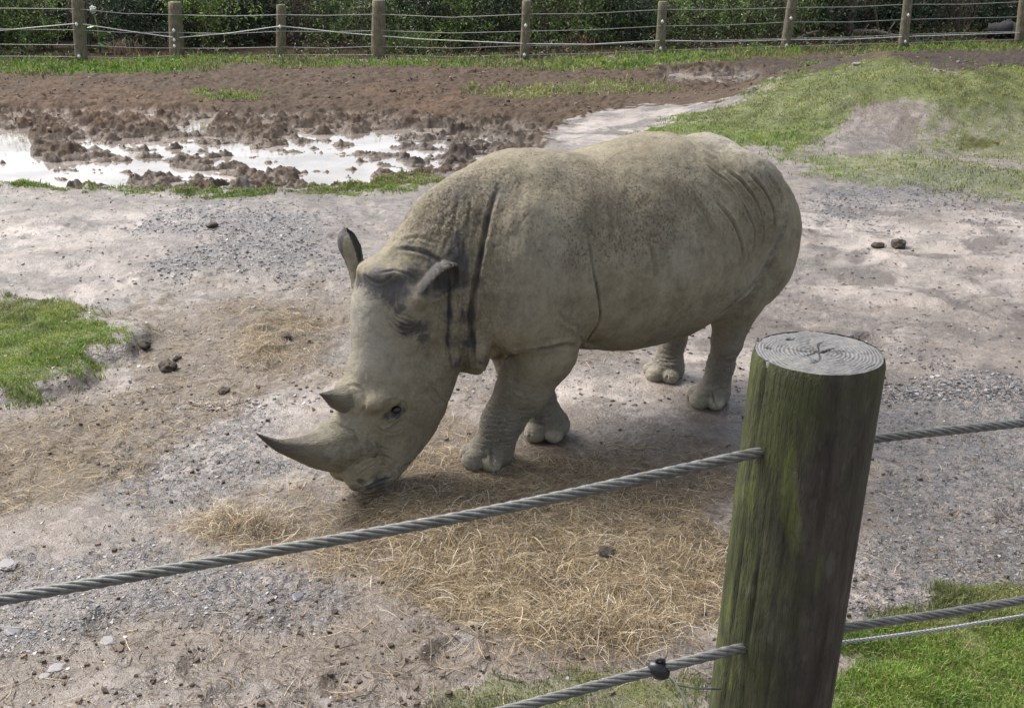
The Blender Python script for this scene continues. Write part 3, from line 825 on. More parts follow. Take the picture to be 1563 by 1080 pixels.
# ---- relief
def gauss(x, y, sx, sy): return np.exp(-((gx - x) / sx) ** 2 - ((gy - y) / sy) ** 2)
zh = MH + sstep(.05, .4, MH) * (fbm(G2, 1.3, 4, 510) - .5) * .16
lowf = fbm(G2, .45, 3, 500) - .5
near_r = np.exp(-(((gx - .3) / 1.8) ** 2 + ((gy - 6.3) / 1.4) ** 2))
base = lowf * .16 * (1 - near_r) * sstep(0, 8, gy)
base = base * (1 - Z_['wallow'])
ridged = 1 - np.abs(2 * fbm(G2, 2.3, 4, 600) - 1)
clod = fbm(G2, 4.5, 5, 700, .6)
lump = (1 - np.abs(2 * fbm(G2, 6.5, 3, 720, .55) - 1))
mud_rel = Z_['mud'] * ((clod - .5) * .12 + (lump - .6) * .05 + (ridged - .7) * .04 + (fbm(G2, 15, 3, 740) - .5) * .05) * sstep(6, 12, gy) * (1 - .75 * (zh > .02))
WATER_Z = -.12
wal = Z_['wallow']
isl = fbm(G2 * [.8, 1.5], 2.9, 6, 800, .64)
wh = WATER_Z + .03 + (isl - .50) * .50 + (clod - .5) * .12 + (lump - .6) * .04
pond_h = WATER_Z - .02 - .05 * sstep(-4.6, -5.6, gx) + (isl - .61) * .55 + (clod - .5) * .05
film_h = WATER_Z - .016 + (isl - .535) * .50 + (clod - .5) * .08
wh = wh * (1 - Z_['film']) + film_h * Z_['film']
wh = wh * (1 - Z_['pond']) + pond_h * Z_['pond']
wh = wh + (fbm(G2, 15, 3, 745) - .5) * .06 * sstep(WATER_Z - .01, WATER_Z + .04, wh)
wh = np.maximum(wh, WATER_Z - .12)
z = base * (1 - wal) + wh * wal + mud_rel * (1 - wal) + zh
z += Z_['bank'] * .10 * (1 - sstep(-2, -8, gx))
z += Z_['grass'] * (1 - Z_['thin']) * (fbm(G2, 5, 3, 900) - .4) * .06 * (1 - wal)
z += Z_['gravel'] * (vnoise(G2, 38, 5) - .5) * .010 + Z_['gravel'] * (vnoise(G2, 14, 6) - .5) * .014
z += Z_['straw'] * (fbm(G2, 11, 3, 950) - .5) * .035 * (1 - .6 * near_r)
z += Z_['dense'] * (fbm(G2, 2.5, 2, 960) - .35).clip(0) * .10 * (1 - near_r)
z += (fbm(G2, 6, 4, 970) - .5) * .030 * (1 - wal) * (1 - near_r * .5) * front
z += (1 - wal) * (.012 * np.sin(gy * 9 + 3 * nA + gx * 2)) * sstep(7, 9, gy) * sstep(14, 12, gy) * (nA > -.1)
# hoof prints
prr = np.random.default_rng(5)
for i in range(150):
    hx, hy = prr.uniform(-6, 7), prr.uniform(3.4, 13)
    if abs(hx - .3) < 1.2 and abs(hy - 6.3) < 1.1: continue
    m = (np.abs(gx - hx) < .3) & (np.abs(gy - hy) < .3)
    r = np.hypot(gx[m] - hx, gy[m] - hy) / prr.uniform(.09, .14)
    z[m] += -.020 * np.exp(-r ** 4) + .008 * np.exp(-((r - 1.25) / .3) ** 2)
z = z.astype(np.float32)
GV = np.stack([gx, gy, z], 1)
ii = np.arange(NR * NC).reshape(NR, NC)
GF = np.stack([ii[:-1, :-1], ii[:-1, 1:], ii[1:, 1:], ii[1:, :-1]], -1).reshape(-1, 4)
ground = mesh_obj('ground', GV, GF); tag(ground, kind='structure')
for k in ('grass', 'mud', 'red', 'darkmud', 'pale', 'gravel', 'straw', 'soil', 'dense', 'film', 'thin'):
    attr(ground, k, Z_[k])
fl = np.interp(gx, [-11.5, -8.8, -5.9, -3.4, .3, 4, 7.6, 11, 15, 19], [28.4, 29.9, 29.4, 29.7, 29.0, 30.4, 31.7, 32.2, 33.8, 35])
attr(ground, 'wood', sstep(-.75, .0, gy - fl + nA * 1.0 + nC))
wetm = sstep(.14, .0, z - WATER_Z) * wal
attr(ground, 'shore', wetm)
def field(k):
    A = Z_[k].reshape(shape) if isinstance(k, str) else k.reshape(shape)
    def f(x, y):
        r = np.interp(y, Yr, np.arange(NR)); c = np.interp(x / w0(y), cs, np.arange(NC))
        r0 = np.clip(r.astype(int), 0, NR - 2); c0 = np.clip(c.astype(int), 0, NC - 2); fr = r - r0; fc = c - c0
        return A[r0, c0] * (1 - fr) * (1 - fc) + A[r0 + 1, c0] * fr * (1 - fc) + A[r0, c0 + 1] * (1 - fr) * fc + A[r0 + 1, c0 + 1] * fr * fc
    return f
gz = field(z)

t = NT('ground_mud'); v = t.geo()
n05 = t.noise(v, .6, 2, .6); n2 = t.noise(v, 2.4, 4, .62); n9 = t.noise(v, 9, 5, .68); n30 = t.noise(v, 34, 3, .7); n90 = t.noise(v, 110, 2, .7)
c = t.mix(t.rng(n2, .35, .65), (.120, .095, .074), (.262, .226, .198))
c = t.mix(t.rng(n9, .40, .58, 0, .75), c, (.095, .079, .068))
c = t.mix(t.math('MULTIPLY', t.at('pale'), t.rng(n2, .3, .6, .25, .9)), c, (.41, .355, .315))
c = t.mix(t.rng(n05, .42, .62, 0, .5), c, (.17, .135, .108))
nd = t.noise(v, 1.5, 6, .66, .6); c = t.mix(t.rng(nd, .50, .59, 0, .85), c, t.mix(n30, (.045, .035, .028), (.115, .092, .072)))
sv = t.rng(t.math('ADD', t.at('soil'), t.math('MULTIPLY', t.math('SUBTRACT', n9, .5), 1.2)), .25, .7, 0, .85)
c = t.mix(sv, c, t.mix(t.rng(n30, .4, .6), (.088, .066, .048), (.15, .117, .088)))
# slate gravel
cell = t.vor(t.map(v, (1, 1.3, 1)), 30, 'F1', 'Color'); cd = t.vor(t.map(v, (1, 1.3, 1)), 34, 'DISTANCE_TO_EDGE')
cell2 = t.vor(v, 85, 'F1', 'Color'); 
sepa = t.n('ShaderNodeSeparateColor'); t.l(cell, sepa.inputs[0]); sepb = t.n('ShaderNodeSeparateColor'); t.l(cell2, sepb.inputs[0])
gc = t.mix(sepa.outputs[0], (.035, .033, .036), (.17, .163, .165)); gc = t.mix(t.math('MULTIPLY', sepb.outputs[1], .6), gc, (.15, .135, .125))
gm = t.rng(t.math('ADD', t.at('gravel'), t.math('MULTIPLY', t.math('SUBTRACT', n9, .5), 2.0)), .32, 1.0, 0, .9)
gm = t.math('MULTIPLY', gm, t.rng(t.math('ADD', sepa.outputs[1], t.math('MULTIPLY', n30, .5)), .45, .75, .25, 1))
c = t.mix(gm, c, gc)
# stray dark grit everywhere
grit = t.math('MULTIPLY', t.rng(n90, .60, .68), t.rng(n9, .42, .6)); c = t.mix(t.math('MULTIPLY', grit, .6), c, (.08, .07, .065))
# brown mud
mm = t.rng(t.math('ADD', t.at('mud'), t.math('MULTIPLY', t.math('SUBTRACT', n9, .5), .7)), .3, .65)
mc = t.mix(t.rng(n9, .35, .65), (.040, .027, .018), (.098, .068, .046)); mc = t.mix(t.rng(n2, .48, .66, 0, .4), mc, (.14, .105, .078))
mc = t.mix(t.math('MULTIPLY', t.at('red'), t.rng(n2, .35, .6, .0, .35)), mc, (.17, .095, .055))
mc = t.mix(t.math('MULTIPLY', t.at('darkmud'), t.rng(n9, .35, .6, .5, .95)), mc, (.050, .040, .034))
mc = t.mix(t.math('MULTIPLY', t.at('shore'), .35), mc, (.22, .18, .15))
c = t.mix(mm, c, mc)
# straw litter on the soil
st1 = t.noise(t.map(t.mix(.05, v, t.noise(v, 8, 3, out='Color')), (40, 7, 10), (0, 0, .5)), 3.5, 4, .7); st2 = t.noise(t.map(t.mix(.05, v, t.noise(v, 7, 3, out='Color')), (7, 38, 10), (0, 0, .7)), 3.5, 4, .7)
stv = t.math('MAXIMUM', st1, st2)
sc_ = t.mix(t.rng(stv, .5, .72), (.095, .070, .044), (.30, .23, .145))
sm = t.math('MULTIPLY', t.rng(t.math('ADD', t.at('straw'), t.math('MULTIPLY', t.math('SUBTRACT', n9, .5), 1.6)), .25, .85), t.math('ADD', .55, t.math('MULTIPLY', t.at('dense'), .4)))
c = t.mix(sm, c, sc_)
# turf
gs = t.rng(t.math('ADD', t.math('SUBTRACT', t.at('grass'), t.math('MULTIPLY', t.at('thin'), .32)), t.math('MULTIPLY', t.math('SUBTRACT', n9, .5), 1.3)), .25, .90, 0, .92)
gs = t.math('MULTIPLY', gs, t.rng(n30, .30, .60, .55, 1))
gcol = t.mix(t.rng(n2, .35, .65), (.055, .090, .016), (.115, .165, .032)); gcol = t.mix(t.rng(n30, .4, .65, 0, .5), gcol, (.17, .15, .07))
c = t.mix(gs, c, gcol)
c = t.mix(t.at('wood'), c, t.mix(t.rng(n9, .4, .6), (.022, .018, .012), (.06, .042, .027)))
rgh = t.rng(t.math('ADD', t.math('MULTIPLY', n2, .6), t.math('MULTIPLY', n9, .4)), .40, .60, .26, .66)
rgh = t.mix(mm, rgh, t.rng(n9, .4, .6, .7, .95)); rgh = t.mix(gs, rgh, .9); rgh = t.mix(t.at('wood'), rgh, 1.0); rgh = t.mix(sm, rgh, .75); rgh = t.mix(t.at('shore'), rgh, .28); rgh = t.mix(t.math('MULTIPLY', gm, .7), rgh, .38)
h = t.math('ADD', t.math('MULTIPLY', n9, 1.3), t.math('ADD', t.math('MULTIPLY', n30, .8), t.math('MULTIPLY', n90, .3)))
h = t.math('ADD', h, t.math('MULTIPLY', t.math('MULTIPLY', t.rng(cd, 0, .12), sepa.outputs[2]), t.math('MULTIPLY', gm, .8)))
h = t.math('ADD', h, t.math('MULTIPLY', stv, t.math('MULTIPLY', sm, 1.2)))
t.p(base=c, rough=rgh, normal=t.bump(h, .75, .02), spec=t.mix(t.at('wood'), t.mix(mm, t.mix(gs, .6, .12), .15), .05))
ground.data.materials.append(t.m)

# ---- standing water in the wallow
m = MB(); xs = np.linspace(-14, 9, 18); ys = np.linspace(12.5, 27.5, 12)
V = [(x, y, WATER_Z) for y in ys for x in xs]; Fq = [(j * 18 + i, j * 18 + i + 1, (j + 1) * 18 + i + 1, (j + 1) * 18 + i) for j in range(11) for i in range(17)]
m.add(V, Fq)
t = NT('puddle_water'); v = t.geo()
t.p(base=t.mix(t.rng(t.noise(v, .9, 3), .4, .6), (.17, .14, .115), (.34, .30, .27)), rough=.03, spec=1.0, ior=1.6, normal=t.bump(t.noise(v, 6, 3), .05, .01))
water = m.build('water', t.m); tag(water, kind='structure')
# ------------------------------------------------------------------ straw, turf blades, slate chips: what nobody could count
def scatter(n, fld, v0, v1, u0=-200, u1=1760, seed=0, power=1.0):
    """points spread evenly over the ground seen between two distances, kept with the probability given by fld"""
    r = np.random.default_rng(seed)
    out = []; tot = 0
    Y0, Y1 = gnd(781, v0)[1], gnd(781, v1)[1]
    while tot < n:
        k = 200000
        y = 1 / (1 / Y0 + (1 / Y1 - 1 / Y0) * r.random(k)) if power == 2 else Y0 + (Y1 - Y0) * r.random(k)
        x = ((u0 - 781.5) + (u1 - u0) * r.random(k)) / F_PX * w0(y)
        keep = r.random(k) < fld(x, y)
        out.append(np.stack([x[keep], y[keep]], 1)); tot += keep.sum()
        if keep.sum() < 20: break
    return np.concatenate(out)[:n]
def inrhino(P):
    q = (P - RO[:2]) @ np.stack([RH[:2], RL[:2]], 1)
    f = [(.90, .10), (.38, -.04), (-.81, .14), (-.86, -.37)]
    return np.min([np.hypot(q[:, 0] - a, q[:, 1] - b) for a, b in f], 0) < .13
def rel(P): return gz(P[:, 0], P[:, 1])

def strands(name, P, Ln, W, lift, cols, seed, mat, arch=.3, horizontal=True):
    r = np.random.default_rng(seed); n = len(P)
    a = r.random(n) * 2 * np.pi; bend = r.normal(0, .55, n)
    K = 4; L = Ln[:, None] * np.linspace(0, 1, K)[None, :]
    ang = a[:, None] + bend[:, None] * np.linspace(-.5, .5, K)[None, :]
    seg = Ln / (K - 1)
    X = P[:, 0:1] + np.concatenate([np.zeros((n, 1)), np.cumsum(np.cos(ang[:, 1:]) * seg[:, None], 1)], 1)
    Y = P[:, 1:2] + np.concatenate([np.zeros((n, 1)), np.cumsum(np.sin(ang[:, 1:]) * seg[:, None], 1)], 1)
    g = gz(X.ravel(), Y.ravel()).reshape(n, K)
    t = np.linspace(0, 1, K)[None, :]
    Z = g + .003 + lift[:, None] * (4 * t * (1 - t) * arch + t * (r.random((n, 1)) - .3).clip(0) + r.random((n, 1)) * .35)
    px_, py_ = -np.sin(ang), np.cos(ang)
    tw = r.random((n, 1)) * 1.2
    w = W[:, None] * np.array([.8, 1, .9, .35])[None, :] / 2
    A = np.stack([X + px_ * w * np.cos(tw), Y + py_ * w * np.cos(tw), Z + w * np.sin(tw)], -1)
    B = np.stack([X - px_ * w * np.cos(tw), Y - py_ * w * np.cos(tw), Z - w * np.sin(tw) + .001], -1)
    V = np.stack([A, B], 2).reshape(-1, 3)
    b = np.arange(n)[:, None] * (2 * K) + (np.arange(K - 1) * 2)[None, :]
    Fq = np.stack([b, b + 1, b + 3, b + 2], -1).reshape(-1, 4)
    o = mesh_obj(name, V, Fq, mat, smooth=False); attr_col(o, 'tint', np.repeat(cols, 2 * K, 0)); tag(o, kind='stuff')
    return o
def blades(name, P, H, W, lean, cols, seed, mat, z=None, kind='stuff', parent=None):
    r = np.random.default_rng(seed); n = len(P)
    a = r.random(n) * 2 * np.pi; d = r.random(n) * 2 * np.pi
    gz_ = rel(P) if z is None else z
    b0 = np.stack([P[:, 0], P[:, 1], gz_ - .004], 1)
    side = np.stack([np.cos(a), np.sin(a), 0 * a], 1) * W[:, None] / 2
    ln = np.stack([np.cos(d), np.sin(d), 0 * d], 1) * lean[:, None]
    up = np.array([0, 0, 1.])
    m = b0 + up * H[:, None] * .6 + ln * .35; tp = b0 + up * (H * (1 - .3 * (lean / H).clip(0, 1)))[:, None] + ln
    V = np.stack([b0 - side, b0 + side, m + side * .8, m - side * .8, tp], 1).reshape(-1, 3)
    i = np.arange(n) * 5
    Fq = np.stack([i, i + 1, i + 2, i + 3], 1); Ft = np.stack([i + 3, i + 2, i + 4, i + 4], 1)
    # triangles as their own list
    me_F = Fq
    o = mesh_obj(name, V, np.concatenate([np.stack([i, i + 1, i + 2], 1), np.stack([i, i + 2, i + 3], 1), np.stack([i + 3, i + 2, i + 4], 1)]), mat, parent, smooth=False)
    attr_col(o, 'tint', np.repeat(cols, 5, 0))
    if kind: tag(o, kind=kind)
    return o
def tinted(name, rough=.6, spec=.3, trans=0.0):
    t = NT(name); t.p(base=t.at('tint', 'Color'), rough=rough, spec=spec)
    if trans:
        tr = t.n('ShaderNodeBsdfTranslucent'); t.l(t.at('tint', 'Color'), tr.inputs[0]); mx = t.n('ShaderNodeMixShader'); mx.inputs[0].default_value = trans
        t.l(t.b.outputs[0], mx.inputs[1]); t.l(tr.outputs[0], mx.inputs[2]); t.l(mx.outputs[0], t.out.inputs[0])
    return t.m
def pick(n, pal, seed, jit=.15):
    r = np.random.default_rng(seed); pal = np.array(pal)
    return (pal[r.integers(0, len(pal), n)] * (1 + r.normal(0, jit, (n, 1)))).clip(.005, .9)

m_straw = tinted('straw_stalks', .55, .35, .15); m_grass = tinted('turf_blades', .5, .35, .3); m_chip = tinted('slate_chips', .38, .5)
STRAW = [(.40, .30, .165), (.30, .215, .12), (.52, .42, .26), (.20, .145, .08), (.12, .088, .06), (.60, .53, .41), (.24, .185, .12)]
f_s, f_d, f_g, f_gr, f_th, f_wal, f_mud = (field(k) for k in ('straw', 'dense', 'gravel', 'grass', 'thin', 'wallow', 'mud'))
# straw: thick litter where it was thrown down, single stalks around it
P = scatter(38000, lambda x, y: f_d(x, y) ** 1.4 * (.12 + .88 * sstep(.40, .60, fbm(np.stack([x, y], 1), 2.6, 4, 61))), 1140, 420, seed=1); P = P[~inrhino(P)]; n = len(P); r = np.random.default_rng(2)
strands('straw', P, r.uniform(.03, .16, n), r.uniform(.0010, .0026, n), r.uniform(.001, .014, n), pick(n, STRAW, 3), 4, m_straw)
P = scatter(26000, lambda x, y: .05 + .8 * f_s(x, y) * (1 - .5 * f_gr(x, y)), 1140, 415, seed=5, power=2); P = P[~inrhino(P)]; n = len(P); r = np.random.default_rng(6)
strands('straw', P, r.uniform(.03, .16, n), r.uniform(.0012, .0030, n), r.uniform(.001, .012, n), pick(n, STRAW[:5], 7), 8, m_straw)
# tufts of hay standing proud
for k, (x, y, sx, sy, hgt, cnt) in enumerate([(365, 800, .16, .07, .05, 900), (900, 965, .22, .10, .06, 1300), (720, 870, .3, .16, .05, 1300), (610, 700, .2, .1, .03, 500), (760, 800, .35, .15, .035, 900), (1040, 860, .3, .2, .04, 900), (330, 470, .3, .12, .03, 300)]):
    c0 = gnd(x, y); r = np.random.default_rng(20 + k); P = np.stack([r.normal(c0[0], sx, cnt), r.normal(c0[1], sy, cnt)], 1); P = P[~inrhino(P)]; cnt = len(P)
    e = np.exp(-((P[:, 0] - c0[0]) / sx) ** 2 / 2 - ((P[:, 1] - c0[1]) / sy) ** 2 / 2)
    strands('hay_tuft', P, r.uniform(.05, .20, cnt), r.uniform(.0014, .003, cnt), hgt * (.3 + 1.4 * e * r.random(cnt)), pick(cnt, STRAW, 30 + k), 40 + k, m_straw, .8)
# turf
GREEN = [(.10, .20, .025), (.14, .26, .035), (.19, .31, .055), (.08, .15, .022), (.22, .28, .07), (.25, .23, .12)]
PALEG = [(.17, .28, .04), (.21, .31, .06), (.25, .30, .09), (.13, .23, .03), (.27, .27, .14)]
def turf(n, v0, v1, u0, u1, hr, wr, pal, seed, dens=lambda x, y: (f_gr(x, y) * (1 - .72 * f_th(x, y))), power=1.0):
    P = scatter(n, dens, v0, v1, u0, u1, seed, power); n = len(P); r = np.random.default_rng(seed + 1)
    cl = fbm(P, 2.2, 3, seed); cl2 = fbm(P, 5, 3, seed + 3)
    H = r.uniform(*hr, n) * (.3 + 2.2 * (cl2 - .25).clip(0)); c = pick(n, pal, seed + 2, .2) * (.6 + .8 * cl[:, None]); big = fbm(P, .55, 4, seed + 9); ol = sstep(.45, .62, big)[:, None] * .75; c = c * (1 - ol) + c.mean(1, keepdims=True) * np.array([1.32, 1.32, .62]) * ol; 
    dry = (cl > .56) & (r.random(n) < .5); c[dry] = c[dry] * [1.22, 1.08, 1.0]
    return blades('grass', P, H, r.uniform(*wr, n), H * r.uniform(.1, .9, n), c, seed + 4, m_grass)
turf(95000, 1190, 840, 1180, 2100, (.022, .055), (.0025, .0045), GREEN, 50)
turf(9000, 1190, 1010, 560, 1130, (.02, .045), (.0025, .004), GREEN, 60)
turf(60000, 640, 425, -400, 300, (.018, .05), (.004, .008), PALEG, 70)
turf(15000, 300, 262, -400, 680, (.02, .06), (.008, .014), GREEN, 80)
turf(120000, 310, 75, 940, 1900, (.02, .06), (.007, .014), PALEG, 90)
turf(38000, 128, 66, -400, 1900, (.05, .17), (.018, .035), GREEN, 100)
turf(3000, 165, 128, 280, 1040, (.04, .10), (.02, .03), PALEG, 110)
# twigs, chewed stems and bark scattered over the mud
P = scatter(9000, lambda x, y: (.25 + .75 * f_s(x, y)) * (1 - f_gr(x, y)) * (fbm(np.stack([x, y], 1), 1.6, 3, 88) > .44), 1140, 285, seed=170, power=2); P = P[~inrhino(P)]; n = len(P); r = np.random.default_rng(171)
strands('twig_litter', P, r.uniform(.015, .09, n), r.uniform(.002, .006, n), r.uniform(.001, .010, n), pick(n, [(.07, .05, .035), (.12, .09, .06), (.04, .032, .026), (.20, .16, .11)], 172), 173, tinted('litter', .7, .3))
# slate chips and grit
def chips(name, P, R, flat, cols, seed, mat, sink=.2):
    r = np.random.default_rng(seed); n = len(P); K = 6
    a = (np.arange(K)[None, :] + r.uniform(-.35, .35, (n, K))) * 2 * np.pi / K + r.random((n, 1)) * 6
    rad = R[:, None] * r.uniform(.6, 1.1, (n, K)); el = r.uniform(.5, 1, (n, 1)); th = r.random((n, 1)) * np.pi
    lx, ly = rad * np.cos(a), rad * np.sin(a) * el
    X = lx * np.cos(th) - ly * np.sin(th); Y = lx * np.sin(th) + ly * np.cos(th)
    tx, ty = r.normal(0, .16, (n, 1)), r.normal(0, .16, (n, 1)); g = rel(P)[:, None]
    T = (R * flat)[:, None]
    top = np.stack([P[:, 0:1] + X * .86, P[:, 1:2] + Y * .86, g + T * (1 - sink) + X * tx + Y * ty], -1)
    bot = np.stack([P[:, 0:1] + X, P[:, 1:2] + Y, g - T * sink + X * tx + Y * ty - .002], -1)
    V = np.concatenate([top, bot], 1).reshape(-1, 3)
    b = np.arange(n)[:, None] * 2 * K; k = np.arange(K)[None, :]
    sides = np.stack([b + k, b + K + k, b + K + (k + 1) % K, b + (k + 1) % K], -1).reshape(-1, 4)
    caps = np.concatenate([np.stack([b[:, 0], b[:, 0] + 1, b[:, 0] + 2, b[:, 0] + 3], 1), np.stack([b[:, 0], b[:, 0] + 3, b[:, 0] + 4, b[:, 0] + 5], 1)])
    o = mesh_obj(name, V, np.concatenate([sides, caps]), mat, smooth=False); attr_col(o, 'tint', np.repeat(cols, 2 * K, 0)); tag(o, kind='stuff')
    return o
SLATE = [(.065, .062, .066), (.10, .095, .098), (.16, .15, .15), (.24, .225, .22), (.05, .047, .048), (.18, .15, .13), (.25, .24, .235)]
fch = lambda x, y: (.06 + .8 * f_g(x, y) ** 1.5) * (1 - .8 * f_gr(x, y)) * (1 - f_mud(x, y))
P = scatter(18000, fch, 1140, 600, seed=120, power=2); P = P[~inrhino(P)]; n = len(P); r = np.random.default_rng(121)
chips('gravel', P, .0035 + .011 * r.random(n) ** 5, .35, pick(n, SLATE, 122, .2), 123, m_chip)
P = scatter(15000, fch, 620, 285, seed=130, power=2); P = P[~inrhino(P)]; n = len(P); r = np.random.default_rng(131)
chips('gravel', P, .005 + .018 * r.random(n) ** 3, .4, pick(n, SLATE, 132, .2), 133, m_chip)
# crumbs of dark mud lying about
m_crumb = tinted('mud_crumbs', .8, .3)
P = scatter(2600, lambda x, y: (.08 + .6 * (fbm(np.stack([x, y], 1), 1.2, 3, 77) > .52)) * (1 - f_gr(x, y)), 1100, 285, seed=140, power=2); P = P[~inrhino(P)]; n = len(P); r = np.random.default_rng(141)
chips('mud_crumbs', P, .004 + .016 * r.random(n) ** 4, .8, pick(n, [(.10, .07, .05), (.07, .055, .045), (.15, .11, .08)], 142), 143, m_crumb)
P = scatter(2600, lambda x, y: f_mud(x, y) * (fbm(np.stack([x, y], 1), 1.1, 3, 79) > .5) * (rel(np.stack([x, y], 1)) > WATER_Z + .0), 290, 100, -60, 1623, seed=150); n = len(P); r = np.random.default_rng(151)
chips('mud_crumbs', P, .010 + .035 * r.random(n) ** 3, .75, pick(n, [(.12, .08, .052), (.085, .06, .042), (.16, .115, .08), (.20, .15, .11)], 152), 153, m_crumb)
# ------------------------------------------------------------------ far fence
wood = NT('weathered_post'); v = wood.obj()
gA = wood.noise(wood.map(v, (9, 9, 1.2)), 4, 5, .65); gB = wood.noise(v, 7, 4)
c = wood.mix(wood.rng(gA, .35, .65), (.09, .07, .048), (.25, .205, .145)); c = wood.mix(wood.rng(gB, .45, .62, 0, .75), c, (.09, .10, .04))
wood.p(base=c, rough=.8, normal=wood.bump(gA, .6, .02))
m_ins = simple_mat('insulator_white', (.75, .75, .73), .4)
m_wire = simple_mat('fence_wire', (.30, .29, .28), .5, .2); m_wwire = simple_mat('fence_rope', (.62, .61, .58), .6)
fence = empty('wire_fence', tuple(gnd(800, 90)))
tag(fence, 'long wire and post fence along the edge of the dark trees', 'fence')
FP = [(125, 95, 117, -10, 17), (270, 86, 267, 4, 20), (429, 88, 429, 8, 14), (578, 88, 578, 1, 20), (800, 91, 804, 2, 13), (1007, 83, 1012, 3, 14), (1198, 76, 1212, -14, 14), (1378, 73, 1388, -16, 14), (1556, 66, 1566, -22, 14), (-60, 96, -64, -8, 16), (1740, 58, 1752, -30, 14)]
FP.sort()
posts = []
for bx, by, tx, ty, wd in FP:
    b = gnd(bx, by); b[2] = float(gz(b[0:1], b[1:2])[0]); b = b + 0
    d = ray(tx, ty); top = CC + d * (b[1] / d[1]); posts.append((b, top))
    R_ = wd / F_PX * b[1] / 2 * 1.02
    m = MB(); n = 14; k = 9
    pts = [b + (top - b) * (s_ * 1.0) + np.array([0, 0, -.2 if s_ == 0 else 0]) for s_ in np.linspace(0, 1, k)]
    rr = [R_ * (1.06 - .1 * s_ + .04 * math.sin(5 * s_ + bx)) for s_ in np.linspace(0, 1, k)]
    pts.append(pts[-1] + np.array([0, 0, .012])); rr.append(R_ * .82)
    m.tube([p - np.array(fence.location) for p in pts], rr, n)
    p_ = m.build('fence_post', wood.m, fence)
ins = {117: [36, 85], 267: [44, 58, 67], 429: [40, 86], 804: [38, 82], 1012: [33, 75], 1212: [28, 70], 1388: [22, 62]}
for (bx, by, tx, ty, wd), (b, top) in zip(FP, posts):
    for iy in ins.get(tx, []):
        s_ = (by - iy) / (by - ty); p = b + (top - b) * s_ + np.array([0, -(wd / F_PX * b[1] / 2 + .01), 0]) - np.array(fence.location)
        m = MB(); m.tube([p + np.array([0, -.03, 0]), p + np.array([0, -.012, 0]), p + np.array([0, .02, 0])], [.022, .04, .028], 10); m.tube([p + np.array([0, -.015, -.05]), p + np.array([0, -.015, .05])], [.015, .015], 6)
        m.build('insulator', m_ins, fence)
PYI = lambda x: np.interp(x, [p[1][0] / p[1][1] * 1 for p in posts], [p[0][1] for p in posts])
fx = [ (781.5 + 0)]
def fence_depth(px):
    xs_ = [f[0] for f in FP]; return float(np.interp(px, xs_, [p[0][1] for p in posts]))
WIR = [([(-64, 12), (0, 13), (117, 14), (190, 21), (267, 23), (350, 25), (429, 23), (500, 24), (578, 22), (690, 27), (804, 22), (900, 21), (1012, 15), (1100, 15), (1210, 12), (1300, 11), (1386, 7), (1470, 7), (1563, 3), (1750, -4)], .010, 0),
       ([(-64, 44), (117, 46), (190, 50), (267, 50), (350, 52), (429, 48), (500, 49), (578, 47), (690, 51), (804, 48), (900, 46), (1012, 40), (1100, 39), (1208, 34), (1300, 34), (1386, 30), (1563, 26), (1750, 20)], .009, 0),
       ([(-64, 68), (0, 68), (120, 69), (200, 73), (268, 74), (350, 74), (429, 72), (500, 74), (578, 71), (690, 74), (804, 70), (900, 69), (1010, 64), (1100, 62), (1204, 59), (1300, 57), (1384, 53), (1563, 48), (1750, 42)], .009, 0),
       ([(-64, 86), (0, 86), (123, 87), (200, 89), (269, 85), (350, 88), (429, 84), (578, 84), (690, 87), (802, 84), (900, 82), (1009, 77), (1200, 71), (1381, 66), (1563, 60), (1750, 52)], .008, 0),
       ([(-64, 50), (0, 47), (119, 36), (190, 47), (269, 58), (350, 51), (429, 40), (520, 50), (640, 60), (803, 67), (900, 68), (1010, 62), (1100, 64), (1204, 61), (1300, 60), (1384, 56), (1563, 50), (1750, 44)], .012, 1)]
for pts, rad, white in WIR:
    P = []
    for i in range(len(pts) - 1):
        for s_ in np.linspace(0, 1, 5)[:-1]: P.append((pts[i][0] + (pts[i + 1][0] - pts[i][0]) * s_, pts[i][1] + (pts[i + 1][1] - pts[i][1]) * s_))
    P.append(pts[-1])
    Q = []
    for x, y in P:
        D = fence_depth(x) - .12; Q.append(at_y(x, y, D) - np.array(fence.location))
    m = MB(); m.tube(Q, rad, 6); m.build('wire', m_wwire if white else m_wire, fence)

# ------------------------------------------------------------------ shrubs and trees beyond the fence
m_leaf = tinted('shrub_leaves', .45, .4, .25)
bark = NT('bark'); v = bark.obj(); g = bark.noise(bark.map(v, (6, 6, 1.5)), 5, 5, .7)
bark.p(base=bark.mix(bark.rng(g, .35, .65), (.045, .035, .027), (.16, .13, .10)), rough=.85, normal=bark.bump(g, .6, .02))
def leafcloud(cent, size, per, ls, pal, seed, droop=.3, asp=.42):
    """leaves in clusters round the given centres; returns vertices, faces, colours"""
    r = np.random.default_rng(seed); n = len(cent) * per
    c = np.repeat(cent, per, 0) + r.normal(0, 1, (n, 3)) * np.repeat(size, per)[:, None] * [1, 1, .75]
    d = r.normal(0, 1, (n, 3)); d[:, 2] -= droop; d /= np.linalg.norm(d, axis=1)[:, None]
    s = np.cross(d, r.normal(0, 1, (n, 3))); s /= np.linalg.norm(s, axis=1)[:, None] + 1e-6
    L = r.uniform(.6, 1.3, n)[:, None] * ls
    nr = np.cross(d, s) * L * .12
    V = np.stack([c, c + d * L * .5 + s * L * asp * .5 + nr, c + d * L, c + d * L * .5 - s * L * asp * .5 + nr], 1).reshape(-1, 3)
    i = np.arange(n) * 4
    tone = np.repeat(.35 + 1.3 * r.random(len(cent)) ** 1.3, per)
    col = pick(n, pal, seed + 1, .22) * tone[:, None]
    return V, np.stack([i, i + 1, i + 2, i + 3], 1), np.repeat(col, 4, 0)
